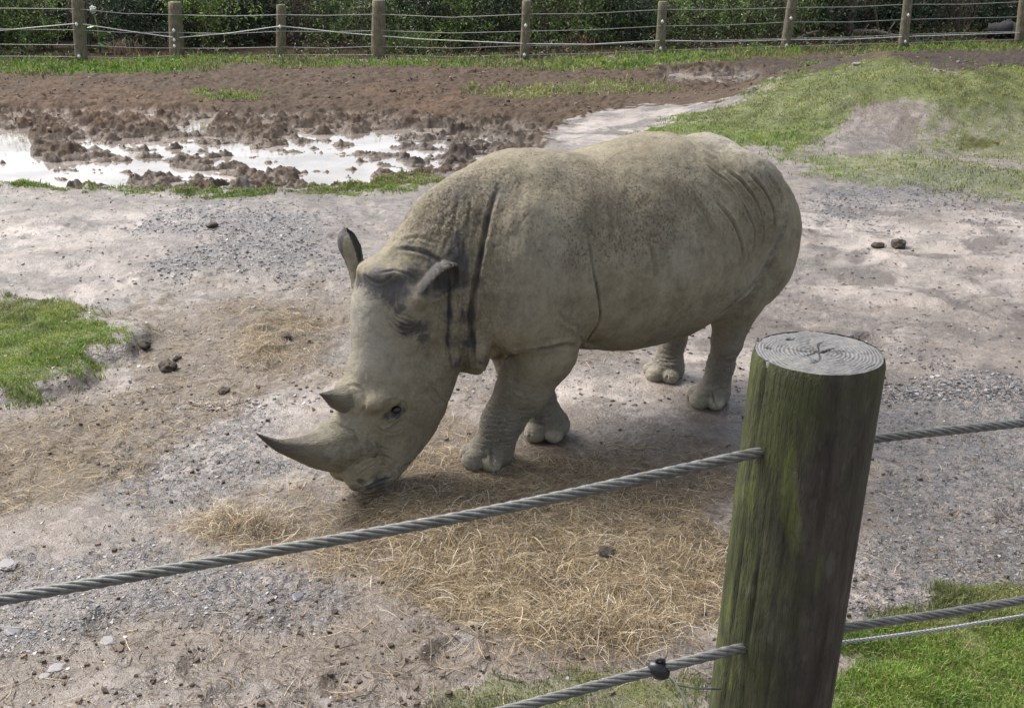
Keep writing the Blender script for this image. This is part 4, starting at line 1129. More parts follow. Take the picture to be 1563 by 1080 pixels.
# kinds of undergrowth
KINDS = {
 'dark': dict(pal=[(.022, .045, .022), (.038, .070, .030), (.014, .028, .016), (.065, .10, .042)], ls=.11, h=2.1, w=1.1, nc=95, per=34, sz=.14),
 'mid': dict(pal=[(.10, .16, .04), (.15, .22, .065), (.04, .07, .022), (.22, .27, .10)], ls=.10, h=1.9, w=1.0, nc=70, per=34, sz=.13),
 'bright': dict(pal=[(.17, .27, .05), (.25, .36, .08), (.11, .17, .04)], ls=.09, h=1.6, w=.8, nc=40, per=26, sz=.14),
 'wisp': dict(pal=[(.10, .085, .055), (.07, .07, .035), (.14, .12, .08), (.09, .06, .04)], ls=.06, h=1.9, w=.9, nc=55, per=12, sz=.15),
 'blade': dict(pal=[(.08, .13, .04), (.12, .17, .055), (.17, .19, .09)], ls=.26, h=1.5, w=.7, nc=34, per=14, sz=.14),
}
LAB = {'dark': 'dense dark evergreen shrub in the thicket behind the wire fence', 'mid': 'mid green leafy shrub in the thicket behind the wire fence', 'bright': 'bright yellow-green leafy shrub catching light behind the wire fence',
 'wisp': 'thin bare brown twiggy shrub behind the wire fence', 'blade': 'shrub with long narrow light green leaves behind the wire fence'}
NAME = {'dark': 'evergreen_shrub', 'mid': 'leafy_shrub', 'bright': 'bright_shrub', 'wisp': 'twiggy_shrub', 'blade': 'long_leaf_shrub'}
protos = {}
def make_shrub(kind, seed):
    K = KINDS[kind]; r = np.random.default_rng(seed)
    root = empty(NAME[kind]); tag(root, LAB[kind], 'shrub', {'dark': 'evergreen shrubs behind the fence', 'mid': 'leafy shrubs behind the fence', 'bright': 'bright shrubs behind the fence', 'wisp': 'bare twiggy shrubs behind the fence', 'blade': 'long-leaved shrubs behind the fence'}[kind])
    m = MB(); cent = []
    ns = 9 if kind != 'wisp' else 16
    for k in range(ns):
        a = r.random() * 6.28; rr = K['w'] * r.uniform(.2, .9); H = K['h'] * r.uniform(.6, 1.05)
        p0 = np.array([.12 * math.cos(a), .12 * math.sin(a), -.1]); p3 = np.array([rr * math.cos(a), rr * math.sin(a), H])
        p1 = p0 + (p3 - p0) * .35 + np.array([0, 0, .15 * H]) + r.normal(0, .06, 3); p2 = p0 + (p3 - p0) * .7 + np.array([0, 0, .1 * H]) + r.normal(0, .08, 3)
        m.tube([p0, p1, p2, p3], [.022, .017, .011, .004], 5, cap=False)
        for j in range(3 if kind != 'wisp' else 5):
            s_ = r.uniform(.25, .95); q = p1 + (p3 - p1) * s_; e = q + r.normal(0, .28, 3) + np.array([0, 0, .1]); m.tube([q, (q + e) / 2 + r.normal(0, .03, 3), e], [.009, .006, .002], 4, cap=False)
            cent.append(e); cent.append((q + e) / 2)
    while len(cent) < K['nc']:
        a = r.random() * 6.28; u = r.random() ** .6; zz = r.uniform(.03, 1) ** 1.4 * K['h']; ww = K['w'] * u * (1.05 - .45 * (zz / K['h']) ** 2)
        cent.append(np.array([ww * math.cos(a), ww * math.sin(a), zz]))
    cent = np.array(cent[:K['nc']]); cent[:, 2] = cent[:, 2].clip(.05, None); lowc = r.random(len(cent)) < .35; cent[lowc, 2] *= .45
    V, Fq, col = leafcloud(cent, np.full(len(cent), K['sz']) * r.uniform(.6, 1.4, len(cent)), K['per'], K['ls'], K['pal'], seed + 5, .3, .42 if kind != 'blade' else .10)
    f = mesh_obj('foliage', V, Fq, m_leaf, root, smooth=False); attr_col(f, 'tint', col)
    m.build('stem', bark.m, root)
    return root
def copy_tree(o, parent=None):
    c = o.copy(); COL.objects.link(c); c.parent = parent
    for ch in [q for q in o.children]: copy_tree(ch, c)
    return c
def zg(x, y): return float(gz(np.array([x]), np.array([y]))[0])
used = {}
def put_shrub(kind, var, x, y, s, rz, label=None):
    key = (kind, var)
    if key not in protos: protos[key] = make_shrub(kind, 300 + 13 * var + 7 * list(KINDS).index(kind)); o = protos[key]
    else: o = copy_tree(protos[key])
    o.location = (x, y, zg(x, y) - .03); o.rotation_euler = (0, 0, rz); o.scale = (s, s, s * 1.0)
    if label: o['label'] = label; 
    return o
rs = random.Random(11)
ORD = ['first', 'second', 'third', 'fourth', 'fifth', 'sixth', 'seventh', 'eighth', 'ninth']
def bay(px):
    k = sum(px > q for q in (120, 269, 429, 578, 802, 1010, 1204, 1382, 1560))
    return 'left of the first post' if k == 0 else 'right of the ninth post' if k == 9 else 'between the %s and %s posts' % (ORD[k - 1], ORD[k])
DSC = {'dark': 'dense dark evergreen shrub', 'mid': 'mid green leafy shrub', 'bright': 'bright yellow-green shrub', 'wisp': 'bare brown twiggy shrub', 'blade': 'long-leaved pale green shrub'}
def slabel(kind, px, row): return DSC[kind] + (' close behind the fence ' if row == 1 else ' deep in the thicket ') + bay(px)
# (pixel column, distance, kind): front row just beyond the fence, then two rows filling in behind
row1 = [(-40, 30.2, 'mid'), (20, 30.4, 'bright'), (55, 31.2, 'mid'), (85, 32.2, 'wisp'), (150, 32.6, 'wisp'), (215, 32.4, 'dark'), (300, 32.8, 'dark'), (350, 33.0, 'wisp'), (395, 33.2, 'dark'), (470, 32.8, 'wisp'), (520, 32.4, 'mid'), (560, 32.2, 'blade'), (700, 31.6, 'bright'), (1010, 33.0, 'mid'), (620, 31.9, 'mid'), (668, 32.3, 'dark'),
 (715, 32.0, 'mid'), (760, 32.6, 'dark'), (840, 32.8, 'wisp'), (905, 32.9, 'mid'), (960, 33.0, 'dark'), (1060, 34.2, 'mid'), (1120, 34.8, 'mid'), (1170, 34.0, 'blade'), (1240, 35.6, 'dark'), (1300, 36.0, 'wisp'), (1350, 36.2, 'dark'), (1440, 36.2, 'wisp'), (1500, 36.4, 'dark'), (1580, 36.5, 'mid'), (1640, 36.5, 'dark')]
row1 += [(0, 30.0, 'mid'), (95, 31.6, 'bright'), (330, 31.8, 'bright'), (820, 32.2, 'mid'), (1215, 34.3, 'bright')]
for k, (px, D, kind) in enumerate(row1):
    x = (px - 781.5) / F_PX * D; put_shrub(kind, k % 2, x, D, rs.uniform(.85, 1.15), rs.uniform(0, 6.28), slabel(kind, px, 1))
for k in range(34):
    px = -120 + k * 54 + rs.uniform(-15, 15); D = 34.6 + (k % 3) * .8 + rs.uniform(-.4, .4) + (2.2 if px > 1020 else 0)
    kd = rs.choice(['dark', 'dark', 'dark', 'mid', 'dark']); put_shrub(kd, k % 2, (px - 781.5) / F_PX * D, D, rs.uniform(1.0, 1.35), rs.uniform(0, 6.28), slabel(kd, px, 2))
# low undergrowth and fallen leaves on the wood's floor
r = np.random.default_rng(66); n = 1500
xx = r.uniform(-20, 22, n); yy = np.interp(xx, [p[0][0] for p in posts], [p[0][1] for p in posts]) + .25 + r.random(n) ** 1.5 * 5
cent = np.stack([xx, yy, gz(xx, yy) + r.random(n) ** 2 * .28], 1)
keep = fbm(cent[:, :2], .8, 3, 12) > .46; cent = cent[keep]; n = len(cent)
V, Fq, col = leafcloud(cent, r.uniform(.08, .2, n), 22, .10, [(.05, .085, .03), (.09, .13, .045), (.10, .065, .035), (.13, .09, .05), (.03, .05, .02)], 67, .1)
o = mesh_obj('undergrowth', V, Fq, m_leaf, smooth=False); attr_col(o, 'tint', col); tag(o, kind='stuff')
# the wood behind: one dark mass
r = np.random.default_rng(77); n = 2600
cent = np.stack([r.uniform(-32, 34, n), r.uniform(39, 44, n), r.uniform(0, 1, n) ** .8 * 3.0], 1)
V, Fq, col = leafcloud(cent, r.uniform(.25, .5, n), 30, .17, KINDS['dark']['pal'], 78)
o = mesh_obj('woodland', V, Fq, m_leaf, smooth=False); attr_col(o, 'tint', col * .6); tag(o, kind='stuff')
# slim trees
def tree(px, D, rad, h, lean, crown, label, seed, low=False):
    r = np.random.default_rng(seed); x = (px - 781.5) / F_PX * D
    root = empty('slender_tree', (x, D, zg(x, D) - .05)); tag(root, label, 'tree')
    pts = [np.array([lean * s_ + .06 * math.sin(4 * s_ + seed), .05 * math.cos(3 * s_ + seed), h * s_]) for s_ in np.linspace(0, 1, 10)]
    m = MB(); m.tube(pts, [rad * (1.15 - .75 * s_) for s_ in np.linspace(0, 1, 10)], 9)
    cent = []
    for k in range(11):
        s_ = r.uniform(.35, .95); q = np.array([lean * s_, 0, h * s_]); a = r.random() * 6.28; L_ = crown * r.uniform(.5, 1.1)
        e = q + np.array([L_ * math.cos(a), L_ * math.sin(a), r.uniform(-.1, .6)]); m.tube([q, (q + e) / 2 + [0, 0, .12], e], [rad * .3, rad * .2, .005], 5, cap=False)
        for t_ in (.45, .65, .85, 1.0): cent.append(q + (e - q) * t_ + r.normal(0, .12, 3))
    m.build('trunk', bark.m, root)
    cent = np.array(cent); V, Fq, col = leafcloud(cent, r.uniform(.12, .28, len(cent)), 20, .09, KINDS['bright' if low else 'mid']['pal'], seed + 3)
    f = mesh_obj('crown', V, Fq, m_leaf, root, smooth=False); attr_col(f, 'tint', col)
tree(886, 33.6, .19, 3.6, .1, .9, 'stout dark tree trunk rising behind the wire fence above the rhinoceros', 401)
tree(1277, 35.0, .13, 3.2, .1, .8, 'straight grey trunk behind the fence above the top of the grassy mound', 402)
tree(1178, 34.0, .045, 2.9, .15, .6, 'slim pale leaning sapling just left of the seventh fence post', 403)
tree(1320, 35.2, .04, 2.8, -.6, .6, 'thin forked sapling leaning over the fallen grey log', 404)
tree(372, 33.4, .05, 3.0, .2, .7, 'thin straight sapling in the dark gap between second and third posts', 405)
# overhanging bright crown at the top, between the second and third posts
def overhang():
    r = np.random.default_rng(55); D = 31.4; x = (330 - 781.5) / F_PX * D
    root = empty('broadleaf_tree', (x - .6, D + 1.1, zg(x, D) - .05)); tag(root, 'tree whose bright yellow-green leaves hang over the fence at the top', 'tree')
    m = MB(); pts = [np.array([0, 0, 0]), np.array([.05, 0, 1.2]), np.array([0, -.1, 2.4]), np.array([.1, -.1, 3.2])]; m.tube(pts, [.12, .10, .08, .04], 9)
    cent = []
    for k in range(14):
        a = r.uniform(-2.9, -.2); e = np.array([1.0 * r.uniform(.5, 1.7) * math.cos(a) + .6, 1.2 * r.uniform(.5, 1.2) * math.sin(a), r.uniform(.85, 1.6)]); q = pts[2] * [1, 1, .75]
        m.tube([q, (q + e) / 2 + [0, 0, .25], e], [.03, .02, .005], 5, cap=False)
        for t_ in (.5, .7, .85, 1): cent.append(q + (e - q) * t_ + np.array([0, 0, .25 * (1 - t_)]))
    cent = np.array(cent); m.build('trunk', bark.m, root)
    V, Fq, col = leafcloud(cent, r.uniform(.12, .22, len(cent)), 26, .10, KINDS['bright']['pal'], 56); f = mesh_obj('crown', V, Fq, m_leaf, root, smooth=False); attr_col(f, 'tint', col)
overhang()
# big-leaved plant with a white flower head
def bigplant():
    D = 30.9; x = (172 - 781.5) / F_PX * D; r = np.random.default_rng(5)
    root = empty('big_leaf_plant', (x, D, zg(x, D))); root.scale = (1.25, 1.25, 1.12); tag(root, 'tall plant with broad pale green leaves and one white flower head', 'plant')
    m = MB(); m.tube([(0, 0, -.05), (.02, 0, .5), (-.03, 0, .95)], [.02, .016, .008], 6); m.build('stem', simple_mat('green_stem', (.12, .2, .06)), root)
    lm = simple_mat('broad_leaf', (.17, .27, .10), .5, var=.3, scale=6)
    for k, (dx, dz, L_, rise) in enumerate([(-.34, .50, .36, .25), (-.30, .12, .34, -.02), (.26, .45, .36, .22), (.34, .30, .30, .05), (-.08, .62, .30, .3), (.12, .2, .3, .1)]):
        b = np.array([0, 0, dz * .8]); a = np.array([dx, r.uniform(-.25, .05), rise]); a /= np.linalg.norm(a); s = np.cross(a, [0, 0.6, .8]); s /= np.linalg.norm(s); nn = np.cross(a, s)
        V = []; F = []
        for i, t_ in enumerate(np.linspace(0, 1, 8)):
            wv = .11 * math.sin(math.pi * (t_ * .92 + .04)) ** .8; c_ = b + a * L_ * (t_ + .25) - np.array([0, 0, .18 * t_ * t_])
            V += [c_ - s * wv + nn * .03, c_, c_ + s * wv + nn * .03]
        for i in range(7):
            F += [(3 * i, 3 * i + 1, 3 * i + 4, 3 * i + 3), (3 * i + 1, 3 * i + 2, 3 * i + 5, 3 * i + 4)]
        mm_ = MB(); mm_.add(V, F); mm_.build('leaf', lm, root)
    mm_ = MB(); rr_ = np.random.default_rng(3)
    for k in range(40):
        p = np.array([-.03, -.02, 1.0]) + rr_.normal(0, .035, 3); mm_.tube([np.array([-.03, -.02, .97]), p, p + rr_.normal(0, .02, 3)], [.004, .012, .010], 5)
    mm_.build('flower_head', simple_mat('flower_white', (.75, .78, .68)), root)
bigplant()
# strap-leaved clumps at the foot of the fence
def clump(px, D, n, h, pal, label, seed, w=.03):
    x = (px - 781.5) / F_PX * D; r = np.random.default_rng(seed)
    P = np.stack([x + r.normal(0, .22, n), D + r.normal(0, .15, n)], 1); H = r.uniform(.4, 1, n) * h
    o = blades('grass_clump', P - [x, D], H, np.full(n, w), H * r.uniform(.1, .8, n), pick(n, pal, seed), seed, m_grass, z=np.zeros(n), kind=None)
    o.location = (x, D, zg(x, D)); tag(o, label, 'grass clump'); return o
clump(636, 31.0, 130, .75, KINDS['blade']['pal'], 'tall bright strap-leaved clump right of the fourth fence post', 500)
clump(655, 31.2, 60, .85, [(.30, .30, .08), (.12, .18, .05)], 'yellow-tipped tall grass clump beside the strap-leaved one', 501)
clump(45, 30.6, 90, .6, GREEN, 'tall green grass clump at far left beside the first post', 502)
clump(205, 30.8, 70, .55, [(.28, .20, .14), (.2, .15, .1)], 'dry reddish grass clump beside the big-leaved plant', 503)
clump(600, 31.0, 60, .5, GREEN, 'low green grass clump close to the thick fourth post', 504)
clump(880, 31.5, 40, .55, [(.34, .22, .12), (.26, .17, .10)], 'dry orange-brown reed stalks behind the fence left of the sixth post', 505)
# ------------------------------------------------------------------ logs, brush
def log(name, p0, p1, r0, r1, label, mat, seed, stub=True):
    p0, p1 = np.array(p0, float), np.array(p1, float); base = (p0 + p1) / 2; base[2] = zg(base[0], base[1])
    root = empty(name, tuple(base)); tag(root, label, 'log'); m = MB(); rr = np.random.default_rng(seed)
    pts = []; rad = []
    for s_ in np.linspace(0, 1, 12):
        pts.append(p0 + (p1 - p0) * s_ - base + np.array([0, 0, .06 * math.sin(3 * s_)]) + rr.normal(0, .012, 3)); rad.append((r0 + (r1 - r0) * s_) * rr.uniform(.9, 1.1))
    m.tube(pts, rad, 12); m.build('trunk', mat, root)
    if stub:
        for k in range(3):
            s_ = rr.uniform(.2, .8); q = p0 + (p1 - p0) * s_ - base; e = q + np.array([rr.normal(0, .2), rr.normal(0, .1), rr.uniform(.15, .4)]); b_ = MB(); b_.tube([q, e], [r1 * .5, r1 * .3], 8); b_.build('branch_stub', mat, root)
m_char = simple_mat('charred_log', (.022, .022, .024), .85, var=.5, scale=7, bump=.8, bd=.03)
m_grey = simple_mat('grey_log', (.20, .165, .13), .8, var=.4, scale=8, bump=.6, bd=.02)
D = 35.2; f_ = lambda px, py, D: at_y(px, py, D)
log('fallen_log', f_(1508, 48, D), f_(1560, 50, D - .4), .22, .26, 'short blackened log lying behind the fence at top right', m_char, 1)
log('fallen_log', f_(1295, 50, 35.0), f_(1372, 56, 34.6), .10, .05, 'curved grey fallen branch behind the fence over the mound', m_grey, 2)
log('fallen_log', f_(1390, 66, 33.6), f_(1440, 69, 33.4), .05, .06, 'low dark rotting log right of the eighth fence post', m_char, 3, False)
log('fallen_log', f_(1215, 62, 34.0), f_(1250, 48, 34.4), .05, .03, 'small dead branch propped against brush beside the seventh post', m_grey, 4, False)
# ------------------------------------------------------------------ near fence: round timber post with steel cables through it
def cw(px, py, w): return CC + ray(px, py) * w
PT = cw(1250.5, 537, 2.04)                 # centre of the post's top
nf = empty('cable_fence', (PT[0] - .085, PT[1], 0)); tag(nf, 'mossy round timber post with twisted steel cables in the foreground', 'fence')
NO = np.array(nf.location)
R0 = .119
pb = np.array([PT[0] - .085, PT[1], -.15])
m = MB(); n = 120; rows = 150
V = []; F = []
ax = PT - pb
for i in range(rows + 1):
    s_ = i / rows; c_ = pb + ax * s_
    for k in range(n):
        a = 2 * math.pi * k / n
        rr = R0 * (1 + .075 * (1 - s_))
        V.append((c_[0] + rr * math.cos(a), c_[1] + rr * math.sin(a), c_[2]))
V = np.array(V)
ang = np.tile(np.arange(n) * 2 * np.pi / n, rows + 1); zz = V[:, 2]
cyl = np.stack([np.cos(ang) * 3, np.sin(ang) * 3, zz * .35], 1)
gr = fbm(cyl, 3.0, 4, 31) - .5; gr2 = fbm(np.stack([np.cos(ang) * 9, np.sin(ang) * 9, zz * .5], 1), 2.2, 3, 33) - .5
cr = np.zeros(len(V))
for a0, z0, z1, dp in ((-2.72, 0, 3, .007), (-1.15, 0, 1.5, .004), (-.62, .3, 1.9, .004), (-1.95, 1.0, 2.1, .003), (-2.35, 1.2, 1.95, .006), (-.25, 0, 2.0, .004), (.9, 0, 2.2, .006), (2.2, 0, 2, .006)):
    aa = a0 + .03 * np.sin(zz * 7 + a0) ; d = np.angle(np.exp(1j * (ang - aa)))
    cr += dp * np.exp(-(d / .022) ** 2) * sstep(z0 - .05, z0 + .15, zz) * sstep(z1 + .05, z1 - .15, zz)
off = gr * .006 + gr2 * .0025 - cr
rim = sstep(PT[2] - .006, PT[2], zz) * .004
V[:, 0] += np.cos(ang) * (off - rim); V[:, 1] += np.sin(ang) * (off - rim)
F = [(i * n + k, i * n + (k + 1) % n, (i + 1) * n + (k + 1) % n, (i + 1) * n + k) for i in range(rows) for k in range(n)]
m.add(V - NO, F); m.F.append(tuple(range(n))[::-1])
t = NT('mossy_timber'); v = t.obj(); vs = t.map(v, (1, 1, .16)); sepn = t.n('ShaderNodeSeparateXYZ'); t.l(v, sepn.inputs[0])
gA = t.noise(vs, 26, 5, .65); gB = t.noise(vs, 70, 4, .7); gC = t.noise(v, 7, 5, .65); gD = t.noise(t.map(v, (1, 1, .35)), 9, 4, .6)
c = t.mix(t.rng(gA, .35, .68), (.022, .018, .014), (.075, .064, .052))
c = t.mix(t.rng(gB, .52, .72, 0, .45), c, (.115, .10, .082))
side = t.math('ADD', t.math('MULTIPLY', sepn.outputs[0], -4.2), t.math('MULTIPLY', t.math('SUBTRACT', gD, .5), 1.3))
moss = t.rng(side, -.30, .38, 0, .92)
c = t.mix(moss, c, t.mix(t.rng(gC, .35, .65), (.026, .036, .009), (.085, .105, .026)))
topg = t.math('MULTIPLY', t.rng(sepn.outputs[2], 1.85, 2.14), t.rng(gD, .42, .6, 0, .65)); c = t.mix(t.rng(t.noise(t.map(v, (1, 1, .35)), 6.5, 5, .7), .50, .66, 0, .75), c, (.018, .016, .012)); c = t.mix(topg, c, (.055, .064, .018))
c = t.mix(t.math('MULTIPLY', t.rng(gA, .58, .66), t.rng(sepn.outputs[2], 1.3, 1.9, .2, .6)), c, (.018, .015, .013))
c = t.mix(t.math('MULTIPLY', t.rng(t.noise(t.map(v, (1, 1, .22)), 16, 3), .60, .68), .5), c, (.115, .14, .025))
c = t.mix(t.math('MULTIPLY', t.rng(t.noise(t.map(v, (1, 1, .3)), 34, 2), .64, .70), .35), c, (.14, .135, .10))
t.p(base=c, rough=.6, spec=.35, normal=t.bump(t.math('ADD', gA, t.math('MULTIPLY', gB, .9)), 1.0, .010))
c2_ = t.mix(t.rng(t.at('crack'), .05, .8, 0, .75), c, (.010, .009, .008)); c2_ = t.mix(t.math('MULTIPLY', t.rng(t.noise(v, 55, 5, .75), .52, .66), .5), c2_, (.020, .018, .012)); t.set(t.b.inputs['Base Color'], c2_)
post = m.build('fence_post', t.m, nf); attr(post, 'crack', (cr / .006).clip(0, 1))
# top face with growth rings, checks and nail holes
nr, na = 64, 144
V = []; F = []
for i in range(nr + 1):
    for k in range(na):
        rr = (R0 - .0045) * i / nr; a = 2 * math.pi * k / na; V.append((rr * math.cos(a), rr * math.sin(a), 0))
V = np.array(V); rr = np.hypot(V[:, 0], V[:, 1]); aa = np.arctan2(V[:, 1], V[:, 0])
ec = np.hypot(V[:, 0] - .004, V[:, 1] + .003)
ec = ec * (1 + .10 * (fbm(V[:, :2] + 9, 12, 3, 6) - .5)); ring = .0006 * np.sin(2 * np.pi * (ec / .0095 + 3 * (ec / .1) ** 2) + 7.0 * fbm(V[:, :2] + 3, 26, 4, 5)) * (.5 + 1.0 * fbm(V[:, :2] + 2, 28, 2, 9)) * sstep(.005, .02, ec)
hgt = ring + (fbm(V[:, :2] + 5, 60, 4, 8, .6) - .5) * .0065 - .004 * (rr / R0) ** 8
dark = np.zeros(len(V))
for a0, L_, dp in ((.35, .05, .006), (2.2, .045, .007), (3.6, .05, .006), (5.2, .04, .006), (1.2, .075, .003), (4.4, .10, .003), (2.9, .10, .0025), (0.0, .11, .0025), (5.8, .10, .002), (1.7, .10, .002)):
    d = np.abs(np.angle(np.exp(1j * (aa - a0 - .15 * np.sin(rr * 60))))) * rr; g_ = np.exp(-(d / (.0022 + .03 * dp)) ** 2) * sstep(L_, L_ * .5, rr); hgt -= dp * g_; dark = np.maximum(dark, g_ * min(1, dp / .005))
for hx, hy, s_ in ((.034, -.008, .0085), (-.020, -.042, .0075), (-.036, .068, .0085), (-.088, .020, .0070)):
    d = np.hypot(V[:, 0] - hx, (V[:, 1] - hy) * 1.4); g_ = np.exp(-(d / s_) ** 4); hgt -= .008 * g_; dark = np.maximum(dark, g_)
V[:, 2] = hgt; V = V + (PT + np.array([0, 0, .001]) - NO)
for i in range(nr):
    for k in range(na): F.append((i * na + k, (i + 1) * na + k, (i + 1) * na + (k + 1) % na, i * na + (k + 1) % na))
# skirt that closes onto the post
b = len(V); V = np.concatenate([V, V[nr * na:(nr + 1) * na] + np.array([0, 0, -.012])])
for k in range(na): F.append((nr * na + k, b + k, b + (k + 1) % na, nr * na + (k + 1) % na))
topo = mesh_obj('end_grain', V, F, None, nf); attr(topo, 'dark', np.concatenate([dark, np.zeros(na)])); attr(topo, 'ring', np.concatenate([ring / .0006, np.zeros(na)]))
t = NT('end_grain'); v = t.obj(); a_ = t.noise(v, 30, 5, .7); b_ = t.noise(v, 140, 3)
c = t.mix(t.rng(t.math('ADD', t.at('ring'), t.math('MULTIPLY', a_, 2.2)), .2, 2.0), (.10, .096, .09), (.21, .212, .212)); c = t.mix(t.rng(a_, .52, .7, 0, .6), c, (.17, .155, .125)); c = t.mix(t.math('MULTIPLY', t.at('dark'), .92), c, (.015, .012, .01))
t.p(base=c, rough=.75, spec=t.mix(t.math('MULTIPLY', t.at('dark'), 1.0), .12, 0.0), normal=t.bump(t.math('ADD', t.math('MULTIPLY', t.at('ring'), .12), b_), .5, .003)); topo.data.materials.append(t.m)

# steel cables, six strands twisted round a core
cab = NT('galvanised_cable'); v = cab.obj(); a_ = cab.noise(v, 60, 4, .7); b_ = cab.noise(v, 400, 2)
c = cab.mix(cab.rng(a_, .35, .68), (.09, .088, .078), (.20, .198, .188)); c = cab.mix(cab.rng(cab.noise(v, 9, 3), .5, .7, 0, .5), c, (.11, .105, .075))
cab.p(base=c, rough=.52, metal=.35, normal=cab.bump(b_, .3, .001))
def cable(name, pts, rad, parent, mat, strands_=6, pitch=.16, seg=.006):
    P = np.array([p - NO for p in pts]); sg_ = np.linalg.norm(np.diff(P, axis=0), axis=1); L_ = sg_.sum(); ts = np.concatenate([[0], np.cumsum(sg_)]) / L_
    N_ = int(L_ / seg); tt = np.linspace(0, 1, N_)
    Q = np.stack([interp_s(tt, ts, P[:, k]) for k in range(3)], 1)
    T = np.gradient(Q, axis=0); T /= np.linalg.norm(T, axis=1)[:, None]
    A = np.cross(T, [0, 0, 1.]); A /= np.linalg.norm(A, axis=1)[:, None]; B = np.cross(T, A)
    sl_ = tt * L_; sr = rad * .40; cr_ = rad - sr
    V = []; F = []; K = 7
    for s_ in range(strands_):
        ph = 2 * np.pi * (s_ / strands_ + sl_ / pitch); c_ = Q + cr_ * (np.cos(ph)[:, None] * A + np.sin(ph)[:, None] * B)
        out = np.cos(ph)[:, None] * A + np.sin(ph)[:, None] * B; tg = -np.sin(ph)[:, None] * A + np.cos(ph)[:, None] * B
        b0 = len(V) * N_ * K
        V.append((c_[:, None, :] + sr * (np.cos(np.arange(K) * 2 * np.pi / K)[None, :, None] * out[:, None, :] + np.sin(np.arange(K) * 2 * np.pi / K)[None, :, None] * tg[:, None, :])).reshape(-1, 3))
        i = np.arange(N_ - 1)[:, None] * K; k = np.arange(K)[None, :]
        F.append(np.stack([b0 + i + k, b0 + i + (k + 1) % K, b0 + i + K + (k + 1) % K, b0 + i + K + k], -1).reshape(-1, 4))
    return mesh_obj(name, np.concatenate(V), np.concatenate(F), mat, parent)
up = lambda p, dz: np.array(p) + np.array([0, 0, dz])
hub1 = cw(1247, 679, 2.13); hub2 = cw(1202, 975, 2.25)
cable('cable', [cw(-1500, 1190, 1.65), cw(-900, 1080, 1.69), cw(-330, 976, 1.74), cw(-40, 922, 1.79), cw(390, 845, 1.88), cw(760, 777, 1.95), cw(1040, 716, 2.01), cw(1160, 690, 2.045), hub1], .0105, nf, cab.m)
cable('cable', [hub1, cw(1335, 669, 2.17), cw(1563, 645, 2.35), cw(1900, 608, 2.7), cw(2600, 540, 3.6), cw(3400, 480, 4.8)], .0098, nf, cab.m)
cable('cable', [cw(-600, 1440, 1.8), cw(-100, 1305, 1.9), cw(400, 1180, 2.0), cw(780, 1081, 2.08), cw(960, 1032, 2.12), cw(1116, 992, 2.16), hub2], .0105, nf, cab.m)
cable('cable', [hub2, cw(1287, 958, 2.27), cw(1430, 937, 2.36), cw(1563, 915, 2.45), cw(1900, 865, 2.8), cw(2600, 780, 3.7), cw(3400, 700, 4.9)], .0098, nf, cab.m)
wh = simple_mat('white_twine', (.33, .33, .34), .6)
cable('electric_rope', [cw(1200, 990, 2.30), cw(1284, 980, 2.34), cw(1420, 962, 2.44), cw(1563, 939, 2.55), cw(1900, 885, 2.9), cw(2600, 796, 3.8), cw(3400, 712, 5.0)], .0046, nf, wh.copy() if False else wh, 3, .035, .004)
thin = simple_mat('thin_wire', (.16, .16, .16), .45, .6)
m = MB(); m.tube([p - NO for p in (cw(1012, 1022, 2.15), cw(1030, 1044, 2.16), cw(1060, 1050, 2.18), cw(1100, 1051, 2.2))], .0016, 6); m.build('thin_wire', thin, nf)
m = MB(); m.tube([p - NO for p in (cw(1014, 1024, 2.15), cw(1028, 1038, 2.15), cw(1042, 1060, 2.15), cw(1050, 1085, 2.15), cw(1056, 1150, 2.15))], .0022, 6); m.build('thin_wire', simple_mat('grey_twine', (.4, .4, .4), .5), nf)
# black clip hung under the lower cable
p = cw(1004, 1022, 2.13) - NO; m = MB()
m.tube([p + [-.018, 0, -.004], p + [-.010, 0, .004], p + [.0, 0, .002], p + [.012, 0, -.008], p + [.017, 0, -.016]], [.008, .016, .019, .016, .007], 12)
m.tube([p + [-.004, 0, .014], p + [-.001, 0, .026], p + [.010, 0, .022], p + [.012, 0, .006]], .004, 8)
m.build('insulator', simple_mat('black_plastic', (.012, .012, .013), .35), nf)

# ------------------------------------------------------------------ lumps and stones lying singly on the mud
def lump(name, px, py, wpx, label, cat, mat, flat=.5, seed=0, rough=.28, ang=False):
    c_ = gnd(px, py); w_ = wpx / F_PX * np.linalg.norm(c_ - CC) / 2
    n_, m_ = 28, 16; V = []; F = []
    for i in range(m_ + 1):
        for k in range(n_):
            a = math.pi * i / m_; b = 2 * math.pi * k / n_; V.append((math.sin(a) * math.cos(b), math.sin(a) * math.sin(b), math.cos(a)))
    V = np.array(V); nz = fbm(V + seed * 7.7, 2.2, 4, seed) - .5
    if ang: V = V * (1 + nz[:, None] * .8); V[:, 2] = V[:, 2].clip(-.6, .75)
    else: V = V * (1 + nz[:, None] * rough * 4)
    V = V * [w_, w_ * .8, w_ * flat]; V[:, 2] += w_ * flat * .45
    for i in range(m_):
        for k in range(n_): F.append((i * n_ + k, (i + 1) * n_ + k, (i + 1) * n_ + (k + 1) % n_, i * n_ + (k + 1) % n_))
    o = mesh_obj(name, V, F, mat, smooth=not ang); c_[2] = zg(c_[0], c_[1]); o.location = tuple(c_); o.rotation_euler = (0, 0, seed * 1.3); tag(o, label, cat); return o
m_dung = simple_mat('dung', (.055, .042, .03), .85, var=.5, scale=40, bump=.9, bd=.01)
m_stone = simple_mat('pale_stone', (.20, .19, .185), .5, var=.25, scale=25, bump=.4, bd=.004)
m_slate = simple_mat('dark_slate', (.09, .088, .10), .4, var=.3, scale=25, bump=.4, bd=.004)
